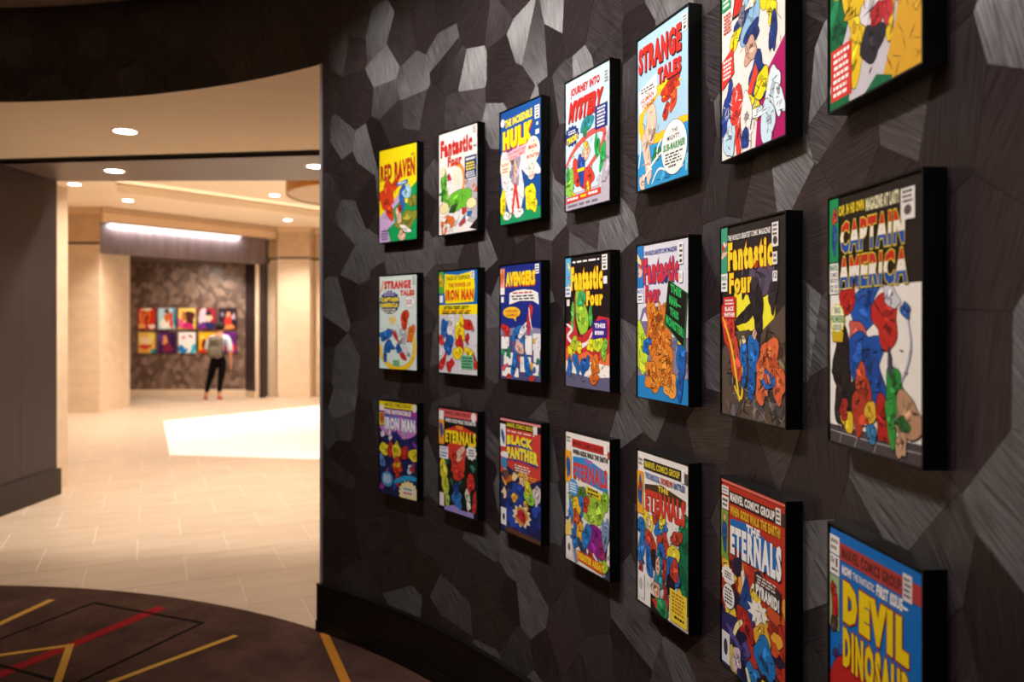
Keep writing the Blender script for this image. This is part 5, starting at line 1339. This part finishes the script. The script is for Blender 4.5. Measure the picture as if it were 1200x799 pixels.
poster(3, 0, 'small maroon poster with pale centre and navy base, upper row fourth from left', '9A2438', [(.25, .4, .25, .4, 0, 'D8C4D4'), (.6, .45, .18, .2, 0, 'F2C8A8'), (.55, .25, .2, .1, 0, '241A34'), (.6, .82, .36, .2, 0, '24285E'), (.2, .85, .2, .15, 0, '6A2A8A')])
poster(4, 0, 'small dark poster with red centre, upper row far right above the visitor', '2E1A2A', [(.55, .55, .2, .3, 0, 'D8382E'), (.55, .3, .12, .12, 0, 'E89A6A'), (.2, .3, .1, .1, 0, '8A7A9A'), (.85, .4, .1, .15, 0, 'B8A8B8'), (.6, .9, .3, .12, 0, 'F08A4A')])
poster(0, 1, 'small pale orange poster with teal corner, lower row far left', 'F4BE5A', [(.45, .4, .35, .2, 0, 'F8DCA8'), (.4, .7, .35, .12, 0, 'D8402E'), (.8, .2, .2, .15, 0, 'F2E06A'), (.9, .92, .18, .1, 0, '1E9AA8'), (.3, .88, .3, .08, 0, 'E8A050')])
poster(1, 1, 'small dark purple poster with orange spot, lower row second from left', '4A2058', [(.4, .4, .16, .22, 0, 'F09A5A'), (.55, .75, .25, .25, 0, '8A2440'), (.15, .3, .15, .25, 0, '6A3A8A'), (.85, .4, .15, .4, 0, '341848')])
poster(2, 1, 'small white and bright blue poster, lower row middle', 'F8F2F4', [(.25, .85, .3, .2, 0, '1E86CC'), (.85, .8, .2, .2, 0, '2EC0D8'), (.55, .6, .2, .3, 0, 'FAF6F4'), (.3, .25, .12, .06, 30, 'D82A5A'), (.7, .2, .12, .06, -30, '8A2A4A')])
poster(3, 1, 'small golden yellow poster partly hidden by the visitor, lower row', 'F4B41E', [(.3, .55, .12, .25, 0, '7A2A1A'), (.65, .6, .2, .3, 0, 'D8501E'), (.4, .9, .4, .15, 0, 'C8381E'), (.2, .25, .1, .1, 0, 'F8DC6A')])
poster(4, 1, 'small purple and crimson poster behind the visitor, lower row far right', '7A2490', [(.6, .75, .4, .25, 0, 'C8243A'), (.3, .4, .2, .3, 0, 'A83AA8'), (.8, .3, .15, .2, 0, '54206A')])

# ------------------------------------------------------------------ the visitor, seen from behind
SKM = mat('skin', 'C98B6B', 0.6, var=0.05, scale=12)
SHIRT = mat('pale_blue_shirt', 'C9D3E0', 0.8, var=0.1, scale=9, bump=0.1)
TROU = mat('black_trousers', '0A0809', 0.9, var=0.2, scale=20, spec=0.1)
HAIR = mat('dark_brown_hair', '1A100C', 0.9, var=0.3, scale=40, stretch=(6, 6, 1))
SHOE = mat('red_canvas_shoe', 'A8453C', 0.7, var=0.12, scale=20)
SOLE = mat('pale_sole', 'D8CFC6', 0.7)
PACK = mat('grey_backpack', '6E6558', 0.85, var=0.18, scale=18, bump=0.1)
STRAP = mat('dark_strap', '2E2A28', 0.8)

def skin(name, verts, edges, material, parent, root=0, sub=2, solid=None):
    me = bpy.data.meshes.new(name)
    me.from_pydata([v[:3] for v in verts], edges, [])
    me.materials.append(material)
    o = bpy.data.objects.new(name, me)
    COL.objects.link(o); o.parent = parent
    m = o.modifiers.new('skin', 'SKIN'); m.use_smooth_shade = True
    lay = me.skin_vertices[0] if me.skin_vertices else None
    if lay is None:
        bm = bmesh.new(); bm.from_mesh(me); bm.verts.layers.skin.verify(); bm.to_mesh(me); bm.free()
        lay = me.skin_vertices[0]
    for i, v in enumerate(verts):
        lay.data[i].radius = (v[3], v[4] if len(v) > 4 else v[3])
        lay.data[i].use_root = (i == root)
    s = o.modifiers.new('smooth', 'SUBSURF'); s.levels = sub; s.render_levels = sub
    return o

per = empty('person', (-6.075, 16.6, 0.0), 0.0)
tag(per, 'person with short dark hair, light blue shirt and black trousers, seen from behind', 'person')
B = [  # x (right), y (away from camera), z, radius
    (0, 0, .84, .10, .075),        # 0 pelvis
    (.005, -.0, 1.0, .09, .065),  # 1 waist
    (.015, .0, 1.18, .11, .075),  # 2 chest
    (.02, 0, 1.315, .10, .075),     # 3 shoulders' base
    (.025, .005, 1.385, .048),      # 4 neck
    (.03, .02, 1.46, .068, .078),   # 5 skull base
    (.032, .025, 1.55, .074, .088),  # 6 crown
    (-.085, .0, .77, .085),         # 7 left hip
    (-.18, -.01, .44, .055),        # 8 left knee
    (-.27, .01, .10, .036),         # 9 left ankle
    (-.305, .10, .035, .034),       # 10 left toe
    (.085, .0, .77, .085),          # 11 right hip
    (.05, -.01, .43, .055),         # 12 right knee
    (.012, -.01, .10, .036),        # 13 right ankle
    (.03, .10, .035, .034),         # 14 right toe
    (-.155, 0, 1.285, .058),        # 15 left shoulder
    (-.235, -.02, 1.06, .043),      # 16 left elbow
    (-.16, .14, .93, .032),         # 17 left wrist
    (.195, 0, 1.285, .058),         # 18 right shoulder
    (.245, -.02, 1.03, .043),       # 19 right elbow
    (.240, .04, .80, .030),         # 20 right wrist
    (-.13, .19, .91, .030, .016),   # 21 left palm
    (.236, .055, .735, .032, .017),  # 22 right palm
]
BE = [(0, 1), (1, 2), (2, 3), (3, 4), (4, 5), (5, 6), (0, 7), (7, 8), (8, 9), (9, 10), (0, 11), (11, 12), (12, 13), (13, 14),
      (3, 15), (15, 16), (16, 17), (3, 18), (18, 19), (19, 20), (17, 21), (20, 22)]
# fingers and thumbs grow out of the palms
def fingers(base_i, p, d, side):
    for k in range(4):
        off = (k - 1.5) * .017
        ln = (.060, .070, .066, .052)[k]
        a = len(B)
        px = (p[0] + side[0] * off, p[1] + side[1] * off, p[2] + side[2] * off)
        B.append((px[0] + d[0] * .03, px[1] + d[1] * .03, px[2] + d[2] * .03, .0095))
        B.append((px[0] + d[0] * (.03 + ln * .5), px[1] + d[1] * (.03 + ln * .5) + .006, px[2] + d[2] * (.03 + ln * .5), .0088))
        B.append((px[0] + d[0] * (.03 + ln), px[1] + d[1] * (.03 + ln) + .018, px[2] + d[2] * (.03 + ln), .0075))
        BE.extend([(base_i, a), (a, a + 1), (a + 1, a + 2)])
    a = len(B)
    B.append((p[0] - side[0] * .035 + d[0] * .0, p[1] - side[1] * .035, p[2] - side[2] * .035 + d[2] * .0, .0105))
    B.append((p[0] - side[0] * .048 + d[0] * .035, p[1] - side[1] * .048 + d[1] * .035, p[2] - side[2] * .048 + d[2] * .035, .009))
    BE.extend([(base_i, a), (a, a + 1)])
fingers(22, B[22][:3], (0, .12, -.99), (0, -.97, -.12))
fingers(21, B[21][:3], (.75, .55, -.25), (0, .3, .95))
body = skin('body', B, BE, SKM, per)
# head features: ears and nose turned to the posters
def ell(name, c, r, material, parent, n=12):
    bm = bmesh.new()
    bmesh.ops.create_uvsphere(bm, u_segments=n * 2, v_segments=n, radius=1)
    for v in bm.verts:
        v.co = Vector((c[0] + v.co.x * r[0], c[1] + v.co.y * r[1], c[2] + v.co.z * r[2]))
    return bm_obj(name, bm, material, parent, smooth=True)
for sx in (-1, 1):
    ell('ear', (.031 + sx * .078, .02, 1.50), (.012, .02, .032), SKM, per)
    ell('eye', (.031 + sx * .030, .098, 1.515), (.012, .008, .008), SOLE, per)
ell('nose', (.031, .108, 1.488), (.012, .018, .022), SKM, per)
ell('mouth', (.031, .098, 1.448), (.022, .008, .007), SHOE, per)
# hair: cap of uneven locks over the skull
bm = bmesh.new()
bmesh.ops.create_icosphere(bm, subdivisions=4, radius=1)
rg = random.Random(5)
for v in bm.verts:
    c = v.co.copy()
    f = 1 + .05 * math.sin(c.x * 13 + c.z * 9) * math.sin(c.y * 11 + 2) + rg.uniform(-.012, .012)
    v.co = Vector((.031 + c.x * .094 * f, .012 + c.y * .104 * f, 1.545 + c.z * (.088 if c.z > 0 else .105) * f))
bmesh.ops.delete(bm, geom=[v for v in bm.verts if v.co.y > .075 and v.co.z < 1.57], context='VERTS')
bm_obj('hair', bm, HAIR, per, smooth=True)
# trousers and shirt: shells over the body
g = .012
skin('trousers', [(0, 0, .86, .138, .108), (0, -.005, 1.0, .122, .095), (-.088, 0, .77, .098, .1), (-.18, -.01, .44, .066), (-.252, .003, .165, .048), (.088, 0, .77, .098, .1), (.05, -.01, .43, .066), (.018, -.008, .165, .048)],
     [(0, 1), (0, 2), (2, 3), (3, 4), (0, 5), (5, 6), (6, 7)], TROU, per)
skin('shirt', [(.015, -.005, 1.18, .155, .108), (.005, -.008, 1.0, .132, .102), (.002, -.005, .86, .150, .120), (.02, 0, 1.31, .115, .088), (.025, .004, 1.355, .062), (-.155, 0, 1.285, .074), (-.215, -.014, 1.12, .064), (-.228, -.01, 1.035, .058), (.195, 0, 1.285, .074), (.236, -.015, 1.10, .064), (.247, -.008, 1.0, .056)],
     [(0, 1), (1, 2), (0, 3), (3, 4), (3, 5), (5, 6), (6, 7), (3, 8), (8, 9), (9, 10)], SHIRT, per)
for ax_, ay, tx, ty in ((-.27, .01, -.305, .13), (.012, -.01, .035, .13)):
    sh = skin('shoe', [(ax_ + .004, ay - .045, .042, .036), (ax_, ay, .06, .044), ((ax_ + tx) / 2, (ay + ty) / 2, .048, .044, .04), (tx, ty, .034, .036, .028)], [(0, 1), (1, 2), (2, 3)], SHOE, per, sub=2)
    d_ = Vector((tx - ax_, ty - ay, 0)); an = math.atan2(d_.y, d_.x)
    bm = bmesh.new()
    bmesh.ops.create_circle(bm, cap_ends=True, segments=24, radius=1)
    for v in bm.verts:
        l, w_ = v.co.x * .118, v.co.y * .043
        v.co = Vector(((ax_ + tx) / 2 - .0 + l * math.cos(an) - w_ * math.sin(an), (ay + ty) / 2 - .01 + l * math.sin(an) + w_ * math.cos(an), 0.001))
    r_ = bmesh.ops.extrude_face_region(bm, geom=list(bm.faces))
    for v in [e for e in r_['geom'] if isinstance(e, bmesh.types.BMVert)]:
        v.co.z += .022
    bmesh.ops.recalc_face_normals(bm, faces=bm.faces)
    bm_obj('sole', bm, SOLE, sh)

# backpack on the visitor's back
bp_ = empty('backpack', (-6.075 + .012, 16.6 - .118, 0.90))
tag(bp_, "grey-brown backpack worn on the visitor's back", 'backpack')
def soft_box(name, dims, material, parent, bevel):
    bm = bmesh.new()
    box(bm, *dims)
    bmesh.ops.bevel(bm, geom=list(bm.edges), offset=bevel, segments=4, affect='EDGES', profile=0.5)
    return bm_obj(name, bm, material, parent, smooth=True)
soft_box('main_bag', (-.14, .14, -.15, .012, 0.0, .44), PACK, bp_, .06)
soft_box('front_pocket', (-.105, .105, -.185, -.12, .03, .21), PACK, bp_, .03)
soft_box('top_flap', (-.12, .12, -.165, -.02, .30, .415), PACK, bp_, .045)
soft_box('side_pocket', (-.155, -.115, -.11, -.02, .03, .16), STRAP, bp_, .018)
soft_box('side_pocket', (.115, .155, -.11, -.02, .03, .16), STRAP, bp_, .018)
def tube_path(name, pts, r, material, parent):
    cu = bpy.data.curves.new(name, 'CURVE'); cu.dimensions = '3D'; cu.bevel_depth = r; cu.bevel_resolution = 2
    sp = cu.splines.new('POLY'); sp.points.add(len(pts) - 1)
    for p_, c_ in zip(sp.points, pts):
        p_.co = (*c_, 1)
    ob = bpy.data.objects.new(name, cu); COL.objects.link(ob)
    dg = bpy.context.evaluated_depsgraph_get()
    me = bpy.data.meshes.new_from_object(ob.evaluated_get(dg))
    bpy.data.objects.remove(ob)
    me.materials.clear(); me.materials.append(material)
    o = bpy.data.objects.new(name, me); COL.objects.link(o); o.parent = parent
    return o
for sx in (-1, 1):
    tube_path('shoulder_strap', [(sx * .085, -.01, .375), (sx * .10, .06, .415), (sx * .105, .12, .425), (sx * .11, .20, .38), (sx * .11, .225, .25), (sx * .13, .18, .12), (sx * .13, .03, .05)], .016, STRAP, bp_)
tube_path('grab_handle', [(-.03, -.03, .40), (-.025, -.03, .435), (0, -.03, .445), (.025, -.03, .435), (.03, -.03, .40)], .008, STRAP, bp_)
tube_path('zip', [(-.10, -.153, .24), (-.06, -.158, .275), (0, -.158, .285), (.06, -.158, .275), (.10, -.153, .24)], .004, STRAP, bp_)
